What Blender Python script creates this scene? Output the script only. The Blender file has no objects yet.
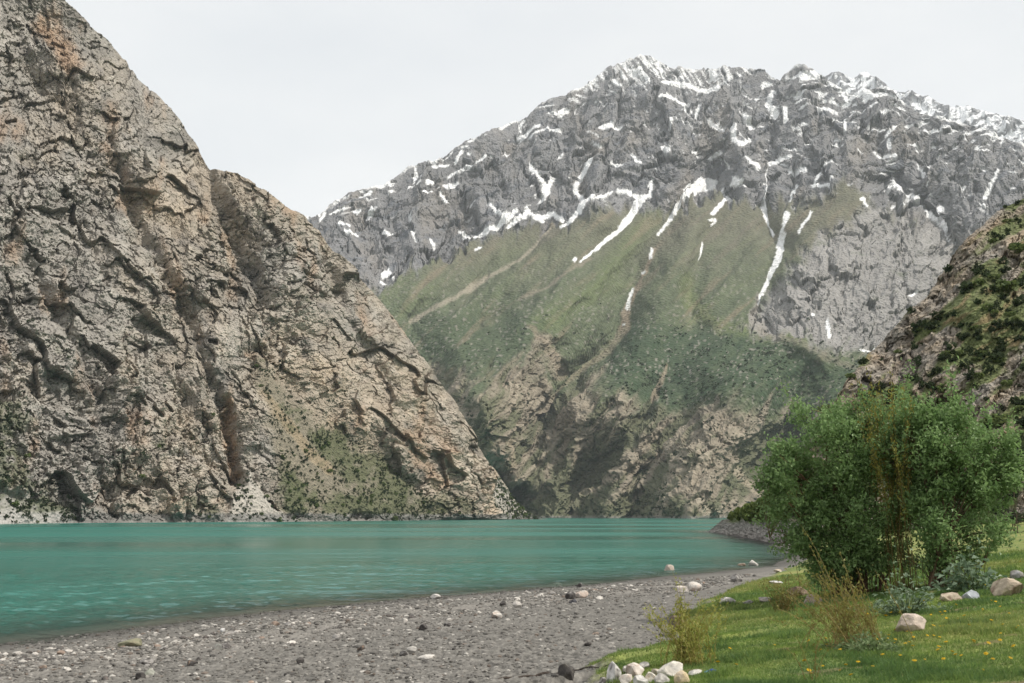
import bpy, bmesh, math, random
import numpy as np
from mathutils import Vector, Matrix

# ------------------------------------------------------------------ scene, camera, light
S = bpy.context.scene
COL = S.collection
rng = np.random.default_rng(7)
random.seed(7)
R = math.radians

CAM_Z = 4.0
F = 35.0 / 36.0 * 1024.0
PITCH = math.atan((516.0 - 341.5) / F)
cam = bpy.data.cameras.new("camera")
cam.lens = 35.0; cam.sensor_width = 36.0
cam.clip_start = 0.1; cam.clip_end = 40000.0
cam.dof.use_dof = True; cam.dof.focus_distance = 400.0; cam.dof.aperture_fstop = 2.6
cam_o = bpy.data.objects.new("camera", cam); COL.objects.link(cam_o)
cam_o.location = (0, 0, CAM_Z)
cam_o.rotation_euler = (R(90) + PITCH, 0, 0)
S.camera = cam_o

S.view_settings.view_transform = 'Standard'
S.view_settings.look = 'None'
S.view_settings.exposure = 0.0
S.view_settings.gamma = 1.0
S.view_settings.use_curve_mapping = False
S.render.engine = 'CYCLES'
S.cycles.use_denoising = True
S.cycles.max_bounces = 6
S.cycles.diffuse_bounces = 3
S.cycles.glossy_bounces = 3
S.cycles.transparent_max_bounces = 8
S.cycles.volume_bounces = 1

SUN_AZ = 98.0      # clockwise from the view direction (+Y)
SUN_EL = 53.0
sun = bpy.data.lights.new("sun", 'SUN')
sun.energy = 4.6; sun.angle = R(2.0); sun.color = (1.0, 0.95, 0.87)
sun_o = bpy.data.objects.new("sun", sun); COL.objects.link(sun_o)
sd = Vector((math.sin(R(SUN_AZ)) * math.cos(R(SUN_EL)), math.cos(R(SUN_AZ)) * math.cos(R(SUN_EL)), math.sin(R(SUN_EL))))
sun_o.rotation_euler = sd.to_track_quat('Z', 'Y').to_euler()
sun_o.location = sd * 200

W = bpy.data.worlds.new("World"); S.world = W; W.use_nodes = True
nt = W.node_tree; nt.nodes.clear()
def wn(t, **k):
    n = nt.nodes.new(t)
    for a, b in k.items(): setattr(n, a, b)
    return n
sky = wn('ShaderNodeTexSky', sky_type='NISHITA', sun_disc=False, sun_elevation=R(SUN_EL), sun_rotation=R(SUN_AZ))
bg1 = wn('ShaderNodeBackground'); bg1.inputs['Strength'].default_value = 0.1
nt.links.new(sky.outputs[0], bg1.inputs['Color'])
tc = wn('ShaderNodeTexCoord')
mp = wn('ShaderNodeMapping'); mp.inputs['Scale'].default_value = (1.2, 1.2, 3.0)
nt.links.new(tc.outputs['Generated'], mp.inputs['Vector'])
nz = wn('ShaderNodeTexNoise'); nz.inputs['Scale'].default_value = 1.6; nz.inputs['Detail'].default_value = 5; nz.inputs['Roughness'].default_value = 0.5
nt.links.new(mp.outputs[0], nz.inputs['Vector'])
cr = wn('ShaderNodeValToRGB')
cr.color_ramp.elements[0].position = 0.34; cr.color_ramp.elements[0].color = (0.84, 0.865, 0.89, 1)
cr.color_ramp.elements[1].position = 0.64; cr.color_ramp.elements[1].color = (0.985, 0.99, 0.985, 1)
nt.links.new(nz.outputs['Fac'], cr.inputs['Fac'])
bg2 = wn('ShaderNodeBackground'); bg2.inputs['Strength'].default_value = 1.0
nt.links.new(cr.outputs['Color'], bg2.inputs['Color'])
mx = wn('ShaderNodeMixShader'); mx.inputs[0].default_value = 0.95     # thin bright overcast over the blue
nt.links.new(bg1.outputs[0], mx.inputs[1]); nt.links.new(bg2.outputs[0], mx.inputs[2])
wo = wn('ShaderNodeOutputWorld'); nt.links.new(mx.outputs[0], wo.inputs['Surface'])

# ------------------------------------------------------------------ noise
def _h(ix, iy, seed):
    h = (ix.astype(np.int64) * 374761393 + iy.astype(np.int64) * 668265263 + seed * 974634777).astype(np.uint64)
    h = (h ^ (h >> np.uint64(13))) * np.uint64(1274126177)
    h = (h ^ (h >> np.uint64(16))) & np.uint64(0xFFFFFFFF)
    h = (h * np.uint64(2246822519)) & np.uint64(0xFFFFFFFF)
    h = h ^ (h >> np.uint64(15))
    return (h & np.uint64(0xFFFFFF)).astype(np.float64) / float(0xFFFFFF)

def pn(x, y, seed=0):
    """2-D gradient noise, about -1..1"""
    x = np.asarray(x, float); y = np.asarray(y, float)
    ix = np.floor(x); iy = np.floor(y); fx = x - ix; fy = y - iy
    ux = fx * fx * fx * (fx * (fx * 6 - 15) + 10); uy = fy * fy * fy * (fy * (fy * 6 - 15) + 10)
    def g(dx, dy):
        a = _h(ix + dx, iy + dy, seed) * 6.2831853
        return np.cos(a) * (fx - dx) + np.sin(a) * (fy - dy)
    n0 = g(0, 0) * (1 - ux) + g(1, 0) * ux
    n1 = g(0, 1) * (1 - ux) + g(1, 1) * ux
    return (n0 * (1 - uy) + n1 * uy) * 1.5

def fbm(x, y, o=4, seed=0, gain=0.5):
    s = 0; a = 1; t = 0
    for k in range(o):
        s = s + a * pn(x * 2 ** k + 17.3 * k, y * 2 ** k - 9.1 * k, seed + k); t += a; a *= gain
    return s / t

def ridged(x, y, o=4, seed=0, gain=0.5):
    s = 0; a = 1; t = 0
    for k in range(o):
        s = s + a * (1 - 2 * np.abs(pn(x * 2 ** k + 5.7 * k, y * 2 ** k + 3.3 * k, seed + k))); t += a; a *= gain
    return s / t

def cells(x, y, seed=0):
    """cellular noise: random tilt plane of the nearest cell, edge distance F2-F1, cell id"""
    ix = np.floor(x); iy = np.floor(y)
    f1 = np.full(x.shape, 9.0); f2 = np.full(x.shape, 9.0)
    bx = np.zeros(x.shape); by = np.zeros(x.shape); ci = np.zeros(x.shape); cj = np.zeros(x.shape)
    for dx in (-1, 0, 1):
        for dy in (-1, 0, 1):
            cx = ix + dx; cy = iy + dy
            px = cx + _h(cx, cy, seed); py = cy + _h(cx, cy, seed + 51)
            d = np.hypot(x - px, y - py)
            m = d < f1
            f2 = np.where(m, f1, np.minimum(f2, d))
            bx = np.where(m, x - px, bx); by = np.where(m, y - py, by)
            ci = np.where(m, cx, ci); cj = np.where(m, cy, cj)
            f1 = np.where(m, d, f1)
    r1 = _h(ci, cj, seed + 101) * 2 - 1; r2 = _h(ci, cj, seed + 151) * 2 - 1; r3 = _h(ci, cj, seed + 201) * 2 - 1
    return bx * r1 * 1.4 + by * r2 * 1.4 + 0.5 * r3, f2 - f1, (r3 + 1) / 2

def rockc(a, b, size, asp, seed):
    """broken rock: cells with ragged edges, their own tilt, and a crack between them"""
    x = a / size; y = b / (size / asp)
    x = x + .28 * pn(x * 1.9, y * 1.9, seed + 7) + .12 * pn(x * 4.1, y * 4.1, seed + 8)
    y = y + .28 * pn(x * 1.9 + 40, y * 1.9, seed + 9) + .12 * pn(x * 4.1 + 40, y * 4.1, seed + 10)
    return cells(x, y, seed)

def sst(a, b, x):
    t = np.clip((x - a) / (b - a), 0, 1); return t * t * (3 - 2 * t)

def dline(px, py, pts, w=None):
    """distance to a polyline (minus a width that varies along it)"""
    best = np.full(px.shape, 1e9)
    if len(pts) == 1:
        return np.hypot(px - pts[0][0], py - pts[0][1]) - (w if np.isscalar(w) else (w[0] if w else 0))
    if w is None: w = 0.0
    ws = np.linspace(w[0], w[1], len(pts)) if not np.isscalar(w) else np.full(len(pts), float(w))
    for k in range(len(pts) - 1):
        ax, ay = pts[k]; bx, by = pts[k + 1]
        vx, vy = bx - ax, by - ay; L = vx * vx + vy * vy + 1e-12
        t = np.clip(((px - ax) * vx + (py - ay) * vy) / L, 0, 1)
        d = np.hypot(px - ax - t * vx, py - ay - t * vy) - (ws[k] + (ws[k + 1] - ws[k]) * t)
        best = np.minimum(best, d)
    return best

def dpoly(px, py, pts):
    """signed distance to a polygon, negative inside"""
    d = dline(px, py, list(pts) + [pts[0]], 0.0)
    ins = np.zeros(px.shape, bool)
    n = len(pts)
    for k in range(n):
        x1, y1 = pts[k]; x2, y2 = pts[(k + 1) % n]
        if y1 == y2: continue
        c = ((y1 > py) != (y2 > py)) & (px < (x2 - x1) * (py - y1) / (y2 - y1) + x1)
        ins ^= c
    return np.where(ins, -d, d)

def lerp(a, b, t):
    return a + (b - a) * t
def mixc(c, col, m):
    return c + (np.array(col) - c) * m[..., None]

# ------------------------------------------------------------------ object helpers
def tag(o, label=None, cat=None, group=None, kind=None):
    if label: o['label'] = label
    if cat: o['category'] = cat
    if group: o['group'] = group
    if kind: o['kind'] = kind
    return o

def link(name, me, mat=None, parent=None, loc=None):
    o = bpy.data.objects.new(name, me); COL.objects.link(o)
    if mat is not None and me is not None and len(me.materials) == 0: me.materials.append(mat)
    if parent is not None: o.parent = parent
    if loc is not None: o.location = loc
    return o

def empty(name, loc, rz=0.0, sc=1.0):
    o = bpy.data.objects.new(name, None); COL.objects.link(o)
    o.location = loc; o.rotation_euler = (0, 0, rz); o.scale = (sc, sc, sc); o.empty_display_size = 0.3
    return o

def mesh_np(name, V, faces, n, col=None, smooth=False, extra=None):
    """faces: (m, n) index array"""
    me = bpy.data.meshes.new(name)
    V = np.asarray(V, np.float32).reshape(-1, 3); faces = np.asarray(faces, np.int32).reshape(-1, n)
    me.vertices.add(len(V)); me.vertices.foreach_set('co', V.ravel())
    m = len(faces)
    me.loops.add(m * n); me.loops.foreach_set('vertex_index', faces.ravel())
    me.polygons.add(m)
    me.polygons.foreach_set('loop_start', np.arange(0, m * n, n, dtype=np.int32))
    me.polygons.foreach_set('loop_total', np.full(m, n, np.int32))
    me.polygons.foreach_set('use_smooth', np.full(m, smooth, bool))
    if col is not None:
        a = me.attributes.new('col', 'FLOAT_COLOR', 'POINT')
        c = np.ones((len(V), 4), np.float32); c[:, :3] = np.clip(np.asarray(col).reshape(-1, 3), 0, 1)
        a.data.foreach_set('color', c.ravel())
    if extra:
        for k, v in extra.items():
            a = me.attributes.new(k, 'FLOAT', 'POINT'); a.data.foreach_set('value', np.asarray(v, np.float32).ravel())
    me.update(calc_edges=True)
    return me

def grid_faces(ny, nx):
    i = np.arange(ny * nx).reshape(ny, nx)
    return np.stack([i[:-1, :-1], i[:-1, 1:], i[1:, 1:], i[1:, :-1]], -1).reshape(-1, 4)

def grid_mesh(name, P, col=None, smooth=False, extra=None):
    ny, nx = P.shape[:2]
    return mesh_np(name, P, grid_faces(ny, nx), 4, col, smooth, extra)

# ------------------------------------------------------------------ materials
def new_mat(name):
    m = bpy.data.materials.new(name); m.use_nodes = True
    t = m.node_tree; t.nodes.clear()
    o = t.nodes.new('ShaderNodeOutputMaterial'); b = t.nodes.new('ShaderNodeBsdfPrincipled')
    t.links.new(b.outputs[0], o.inputs['Surface'])
    return m, t, b, o

def attr_mat(name, rough=0.9, nscale=1.0, namp=0.25, bump=0.0, bdist=1.0, spec=0.2, detail=5, vor=False, trans=0.0):
    """colour from the mesh's own 'col' attribute, broken up by a fine object-space noise, with bump"""
    m, t, b, o = new_mat(name)
    a = t.nodes.new('ShaderNodeAttribute'); a.attribute_name = 'col'
    g = t.nodes.new('ShaderNodeNewGeometry')
    n = t.nodes.new('ShaderNodeTexNoise'); n.inputs['Scale'].default_value = nscale; n.inputs['Detail'].default_value = detail
    n.inputs['Roughness'].default_value = 0.62
    t.links.new(g.outputs['Position'], n.inputs['Vector'])
    mr = t.nodes.new('ShaderNodeMapRange'); mr.inputs['From Min'].default_value = 0.25; mr.inputs['From Max'].default_value = 0.75
    mr.inputs['To Min'].default_value = 1 - namp; mr.inputs['To Max'].default_value = 1 + namp
    t.links.new(n.outputs['Fac'], mr.inputs['Value'])
    v = t.nodes.new('ShaderNodeVectorMath'); v.operation = 'SCALE'
    t.links.new(a.outputs['Color'], v.inputs[0]); t.links.new(mr.outputs[0], v.inputs['Scale'])
    t.links.new(v.outputs[0], b.inputs['Base Color'])
    b.inputs['Roughness'].default_value = rough
    b.inputs['Specular IOR Level'].default_value = spec
    if bump > 0:
        bp = t.nodes.new('ShaderNodeBump'); bp.inputs['Strength'].default_value = bump; bp.inputs['Distance'].default_value = bdist
        src = n.outputs['Fac']
        if vor:
            vo = t.nodes.new('ShaderNodeTexVoronoi'); vo.inputs['Scale'].default_value = nscale * 1.7
            t.links.new(g.outputs['Position'], vo.inputs['Vector'])
            ad = t.nodes.new('ShaderNodeMath'); ad.operation = 'ADD'
            t.links.new(n.outputs['Fac'], ad.inputs[0]); t.links.new(vo.outputs['Distance'], ad.inputs[1])
            src = ad.outputs[0]
        t.links.new(src, bp.inputs['Height']); t.links.new(bp.outputs[0], b.inputs['Normal'])
    if trans > 0:
        tr = t.nodes.new('ShaderNodeBsdfTranslucent'); t.links.new(v.outputs[0], tr.inputs['Color'])
        ms = t.nodes.new('ShaderNodeMixShader'); ms.inputs[0].default_value = trans
        t.links.new(b.outputs[0], ms.inputs[1]); t.links.new(tr.outputs[0], ms.inputs[2])
        t.links.new(ms.outputs[0], o.inputs['Surface'])
    return m

M_cliff = attr_mat('cliff_rock', 0.92, 0.30, 0.24, 0.9, 1.6, 0.15, 6, True)
M_mount = attr_mat('mountain_rock', 0.92, 0.055, 0.16, 0.7, 7.0, 0.15, 6, True)
M_hill = attr_mat('hillside_rock', 0.92, 0.7, 0.26, 0.9, 0.7, 0.15, 6, True)
M_ground = attr_mat('ground', 0.9, 9.0, 0.40, 0.8, 0.03, 0.25, 6, True)
M_stone = attr_mat('stone', 0.85, 11.0, 0.42, 0.7, 0.02, 0.3, 6)
M_gravel = attr_mat('gravel', 0.88, 30.0, 0.2, 0.0, 0.01, 0.3, 3)
M_leaf = attr_mat('leaf', 0.5, 5.0, 0.15, 0.0, 0.1, 0.35, 2, False, 0.42)
M_grass = attr_mat('grass_blade', 0.6, 2.0, 0.2, 0.0, 0.1, 0.3, 2, False, 0.5)
M_far_leaf = attr_mat('scrub_leaf', 0.7, 0.5, 0.25, 0.0, 0.1, 0.2, 3, False, 0.35)
M_bark = attr_mat('bark', 0.85, 25.0, 0.3, 0.4, 0.01, 0.2, 4)

# ------------------------------------------------------------------ pixel rays
cP, sP = math.cos(PITCH), math.sin(PITCH)
def rays(px, py):
    """direction per unit of horizontal distance"""
    xc = (np.asarray(px, float) - 512.0) / F; yc = (341.5 - np.asarray(py, float)) / F
    dx = xc; dy = cP - yc * sP; dz = sP + yc * cP
    h = np.hypot(dx, dy)
    return dx / h, dy / h, dz / h
def at(px, py, D):
    dx, dy, dz = rays(px, py)
    return np.stack([dx * D, dy * D, CAM_Z + dz * D], -1)

def interp(x, pts):
    xs, ys = zip(*pts); return np.interp(x, xs, ys)

def normals(P):
    du = np.gradient(P, axis=1); dv = np.gradient(P, axis=0)
    n = np.cross(du, dv); n /= (np.linalg.norm(n, axis=-1, keepdims=True) + 1e-9)
    flip = (n[..., 0] * P[..., 0] + n[..., 1] * P[..., 1] + n[..., 2] * (P[..., 2] - CAM_Z)) > 0
    n[flip] *= -1
    return n

def outward(P, N, k):
    """displacement direction between the slope's normal and straight out of the valley wall"""
    v = np.array([0, 0, CAM_Z]) - P; v /= np.linalg.norm(v, axis=-1, keepdims=True)
    d = v * k + N * (1 - k)
    return d / np.linalg.norm(d, axis=-1, keepdims=True)

def back_rows(P, col, steps, drop):
    """continue a slope over its crest and down the far side"""
    top = P[-1]; h = top.copy(); h[:, 2] = 0; h /= np.linalg.norm(h, axis=1, keepdims=True)
    rows = [P]; cols = [col]
    for s in steps:
        q = top + h * s; q[:, 2] -= s * drop
        rows.append(q[None]); cols.append(col[-1:])
    return np.concatenate(rows), np.concatenate(cols)

# ================================================================== LEFT CLIFF
def build_cliff():
    xs = np.arange(-130, 548, 0.8); ns = 700
    ridge = [(-130, -200), (-60, -125), (0, -70), (40, -30), (65, 0), (80, 13), (95, 30), (110, 45), (125, 60), (138, 78), (150, 90), (165, 105), (175, 116), (186, 132),
             (195, 143), (203, 158), (210, 168), (222, 171), (236, 173), (250, 181), (262, 190), (275, 198), (285, 205), (296, 212), (305, 219), (318, 231), (330, 246),
             (343, 258), (355, 270), (367, 284), (380, 299), (390, 312), (400, 325), (410, 338), (420, 353), (430, 369), (440, 385), (455, 407), (465, 423), (475, 440), (485, 458), (495, 473), (505, 488), (515, 501), (525, 511), (538, 518.3), (548, 519)]
    yr = interp(xs, ridge) + 3.2 * fbm(xs / 22, xs * 0 + 1.5, 4, 3, 0.6) * sst(545, 480, xs)
    Db = interp(xs, [(-130, 520), (0, 585), (270, 720), (400, 880), (500, 1080), (548, 1250)])
    dzb = CAM_Z / Db
    yb = 341.5 + (516 - 341.5) + dzb * F * 1.0 + 0.3
    s = np.linspace(0, 1, ns)[:, None]
    PX = np.broadcast_to(xs, (ns, len(xs))).copy(); PY = yb + (yr - yb) * s
    t = rays(PX, PY)[2]
    k = 1.25 + 0.20 * fbm(PX / 120, PY / 160, 2, 11)
    t0 = -CAM_Z / Db
    D = k * Db / (k - np.clip(t - t0, 0, None))
    # talus apron lies flatter than the walls, buttresses stand forward
    dt = dpoly(PX, PY, [(258, 345), (300, 398), (345, 436), (400, 470), (430, 500), (450, 519), (284, 519), (276, 470), (268, 420), (252, 372)])
    talus = sst(9, -14, dt + 17 * fbm(PX / 22, PY / 22, 4, 5))
    dtl = dpoly(PX, PY, [(-60, 470), (0, 488), (30, 498), (72, 514), (75, 524), (-60, 524)])
    talus2 = sst(4, -4, dtl + 5 * fbm(PX / 18, PY / 18, 3, 6))
    fan = sst(3, -3, dpoly(PX, PY, [(248, 468), (262, 490), (288, 522), (226, 522), (236, 490)]) + 4 * fbm(PX / 12, PY / 12, 2, 61))
    fan2 = sst(4, -3, dpoly(PX, PY, [(497, 480), (515, 498), (540, 522), (508, 522), (490, 498)]) + 5 * fbm(PX / 12, PY / 12, 2, 62))
    tal = np.clip(talus + talus2 + fan + fan2, 0, 1)
    P = at(PX, PY, D)
    N = normals(P)
    # surface coordinates in metres, turned along the dip of the beds (down to the right)
    U = PX * 0.75; V = -(PY) * 0.75
    ca, sa = math.cos(R(-50)), math.sin(R(-50))
    A = U * ca + V * sa; B = -U * sa + V * ca
    wx = 6 * fbm(U / 70, V / 70, 3, 21); wy = 6 * fbm(U / 70, V / 70, 3, 22)
    A += wx; B += wy
    rock = 1 - tal
    steep = 0.45 + 0.60 * sst(-.25, .35, fbm(U / 120, V / 120, 2, 33))      # smooth slabs against shattered zones
    disp = 12 * (ridged(U / 75 + wx / 20, V / 170, 3, 35) - .4) * rock + 8 * fbm(U / 150, V / 150, 3, 31)
    disp += 11 * (ridged(B / 62 + wy / 14, A / 240, 4, 37, .45) - .4) * rock
    c0, e0, id0 = rockc(A, B, 80, 1.6, 40); disp += rock * 11 * (c0 - .75 * (id0 - .5))
    tb = B / 26 + 1.1 * fbm(A / 90, B / 60, 3, 51) + .12 * fbm(U / 8, V / 8, 3, 52); fb = tb - np.floor(tb)
    bm_ = sst(-.15, .25, fbm(A / 110, B / 60, 3, 53)); disp += rock * 3.6 * bm_ * (fb - .5) * sst(1.0, .75, fb)
    tb2 = B / 8.5 + .8 * fbm(A / 40, B / 26, 3, 54) + .15 * fbm(U / 4, V / 4, 2, 55); fb2 = tb2 - np.floor(tb2)
    disp += rock * 1.8 * sst(-.1, .3, fbm(A / 50, B / 30, 3, 56)) * (fb2 - .5) * sst(1.0, .75, fb2)
    c1, e1, id1 = rockc(A, B, 34, 1.4, 41); disp += rock * (8.0 * (c1 - .6 * (id1 - .5)) - .8 * sst(.06, 0, e1))
    c2, e2, id2 = rockc(U * .8 + A * .4, V * .8 + B * .4, 14.5, 1.25, 42); disp += rock * steep * (4.7 * (c2 - .4 * (id2 - .5)) - 1.4 * sst(.09, 0, e2))
    c3, e3, id3 = rockc(U, V, 6.2, 1.1, 43); disp += rock * steep * (2.3 * c3 - 1.1 * sst(.14, 0, e3))
    c4, e4, id4 = cells(U / 2.7, V / 2.5, 44); disp += (0.95 * rock * steep + 0.22) * c4
    disp += 1.1 * fbm(U / 5, V / 5, 3, 45) * (0.35 + rock)
    # clefts and the small cave
    for pts, w, dep in [([(118, 170), (150, 250), (190, 330), (225, 420), (236, 478)], 7, 16), ([(30, 260), (70, 340), (100, 400)], 6, 9), ([(205, 165), (235, 235), (262, 300)], 8, 16), ([(330, 250), (352, 330), (395, 390)], 6, 9),
                        ([(243, 350), (262, 347), (273, 356)], 4, 10), ([(228, 400), (233, 440), (242, 480)], 5, 11), ([(10, 30), (30, 60), (42, 90)], 6, 10), ([(390, 470), (420, 490)], 4, 5), ([(305, 205), (340, 300)], 6, 8)]:
        d = dline(PX + 5 * fbm(PX / 14, PY / 14, 3, 71), PY + 5 * fbm(PX / 14, PY / 14, 3, 72), pts, 0.0)
        disp -= dep * np.exp(-(d / w) ** 2)
    for pts, w, dep in [([(75, 70), (150, 190), (205, 300), (240, 400)], 26, 11), ([(250, 210), (300, 300), (345, 390), (400, 440)], 26, 11), ([(370, 330), (425, 410), (480, 490)], 20, 9), ([(140, 380), (190, 500)], 24, 8)]:
        disp += dep * np.exp(-(dline(PX, PY, pts, 0.0) / w) ** 2) * rock
    fade = np.minimum(1, s / 0.02 + 0.15) * (0.62 + 0.38 * sst(0, 0.16, 1 - s)) * np.clip((548 - PX) / 60, 0.06, 1)
    disp = disp * fade * interp(PX, [(-130, 0.9), (250, 1.0), (548, 1.15)])
    P = P + outward(P, N, .72) * disp[..., None] * 1.08
    # ---- colours (albedo of rock, lichen, stain, talus, turf)
    lo = fbm(U / 90, V / 90, 4, 81); mid = fbm(A / 26, B / 12, 4, 82); hi = fbm(U / 3, V / 3, 3, 83)
    grey = np.array([0.285, 0.264, 0.235]); tan = np.array([0.368, 0.304, 0.230])
    c = grey + (tan - grey) * np.clip(0.30 + 0.9 * lo + 0.4 * mid + (PX - 200) / 600.0, 0, 1)[..., None]
    c = c * (1 + 0.22 * (id1 - 0.5) + 0.30 * (id2 - 0.5) + 0.18 * (id3 - 0.5) + 0.20 * hi)[..., None]
    dark = sst(0.12, 0.55, fbm(A / 24, B / 15, 4, 84)) * rock
    c = mixc(c, (0.14, 0.128, 0.118), 0.66 * dark)
    orange = sst(0.16, 0.5, fbm(U / 26, V / 60, 4, 85)) * 0.65
    for pts, w, a in [([(45, 25), (62, 45), (70, 65)], 16, 1.0), ([(225, 235), (232, 262)], 7, .6), ([(250, 352), (268, 356)], 6, .7), ([(229, 400), (232, 440), (238, 478)], 7, .9), ([(285, 425), (310, 450)], 7, .6), ([(405, 440), (425, 470), (440, 485)], 12, .7), ([(105, 148), (112, 160)], 8, .6), ([(322, 205), (325, 250)], 8, .3), ([(395, 310), (420, 345)], 9, .5)]:
        d = dline(PX + 7 * fbm(PX / 12, PY / 12, 3, 86), PY + 7 * fbm(PX / 12, PY / 12, 3, 87), pts, 0.0)
        orange = np.maximum(orange, a * sst(w, w * 0.25, d))
    c = mixc(c, (0.37, 0.235, 0.14), 0.62 * orange * rock)
    pale = sst(0.25, 0.6, fbm(A / 22, B / 14, 4, 88)) * rock
    c = mixc(c, (0.46, 0.425, 0.37), 0.5 * pale)
    # talus and turf
    tc_ = np.array([0.205, 0.180, 0.135]) * (1 + 0.30 * fbm(U / 3, V / 3, 3, 90))[..., None]
    c = c + (tc_ - c) * talus[..., None]
    c = mixc(c, (0.40, 0.37, 0.325), 0.85 * np.clip(fan + fan2, 0, 1))
    c = mixc(c, (0.36, 0.345, 0.315), 0.85 * talus2)
    oc = sst(5, 1, dline(PX + 5 * fbm(PX / 15, PY / 15, 3, 91), PY, [(262, 395), (285, 420), (312, 455), (330, 470)], 2.5)) * talus
    c = mixc(c, (0.36, 0.26, 0.15), 0.35 * oc)
    gl = fbm(U / 34, V / 26, 5, 92, 0.6)
    gz = 0.0
    for pts, w, a in [([(-40, 380), (8, 430), (10, 490), (40, 505)], 26, 1.0), ([(20, 330), (70, 362)], 9, .6), ([(285, 470), (300, 510)], 12, .9), ([(330, 440), (380, 480), (430, 512)], 22, .8), ([(310, 500), (400, 512)], 14, .7), ([(190, 505), (215, 512)], 9, .7), ([(40, 500), (75, 515)], 8, 1), ([(290, 300), (330, 330)], 8, .35), ([(430, 490), (470, 512)], 10, .6), ([(140, 470), (165, 430)], 10, .5)]:
        gz = np.maximum(gz, a * sst(w * 1.5, w * 0.2, dline(PX, PY, pts, 0.0)))
    gm = sst(0.02, 0.48, .45 * fbm(U / 7, V / 6, 3, 97) + gl + 0.80 * gz + 0.16 * talus - 0.33 + 0.15 * e2)
    ledge = sst(0.28, 0.5, fbm(A / 50, B / 8, 4, 93, 0.6)) * 0.35 * sst(60, 300, PY)
    gcol = np.array([0.075, 0.088, 0.040]) * (1 + 0.5 * fbm(U / 2.5, V / 2.5, 3, 94))[..., None]
    c = c + (gcol - c) * np.clip(0.75 * gm * (0.35 + 0.65 * np.clip(gz + 1.3 * talus, 0, 1)) + 0.4 * ledge, 0, 0.9)[..., None]
    # wave-washed band at the water line
    band = sst(7.0, 4.5, P[..., 2] + 1.5 * fbm(U / 12, V * 0, 3, 95))
    bcol = np.array([0.17, 0.165, 0.155]) * (1 + 0.7 * fbm(U / 6, V / 3, 3, 96))[..., None]
    bcol = bcol + (np.array([0.42, 0.40, 0.37]) - bcol) * (sst(90, 40, PX) * 0.8)[..., None]
    c = c + (bcol - c) * (band * 0.85)[..., None]
    info = dict(P=P.copy(), PX=PX, PY=PY, green=gz, talus=tal, rock=rock)
    # foot under the water, back over the crest
    foot = P[:1].copy(); foot[..., 2] = -14; foot[..., :2] *= 0.985
    P = np.concatenate([foot, P]); c = np.concatenate([c[:1], c])
    P, c = back_rows(P, c, [6, 18, 45, 100, 200, 380], 0.9)
    o = link('cliff', grid_mesh('cliff', P, c), M_cliff); tag(o, kind='structure')
    return info

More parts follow.
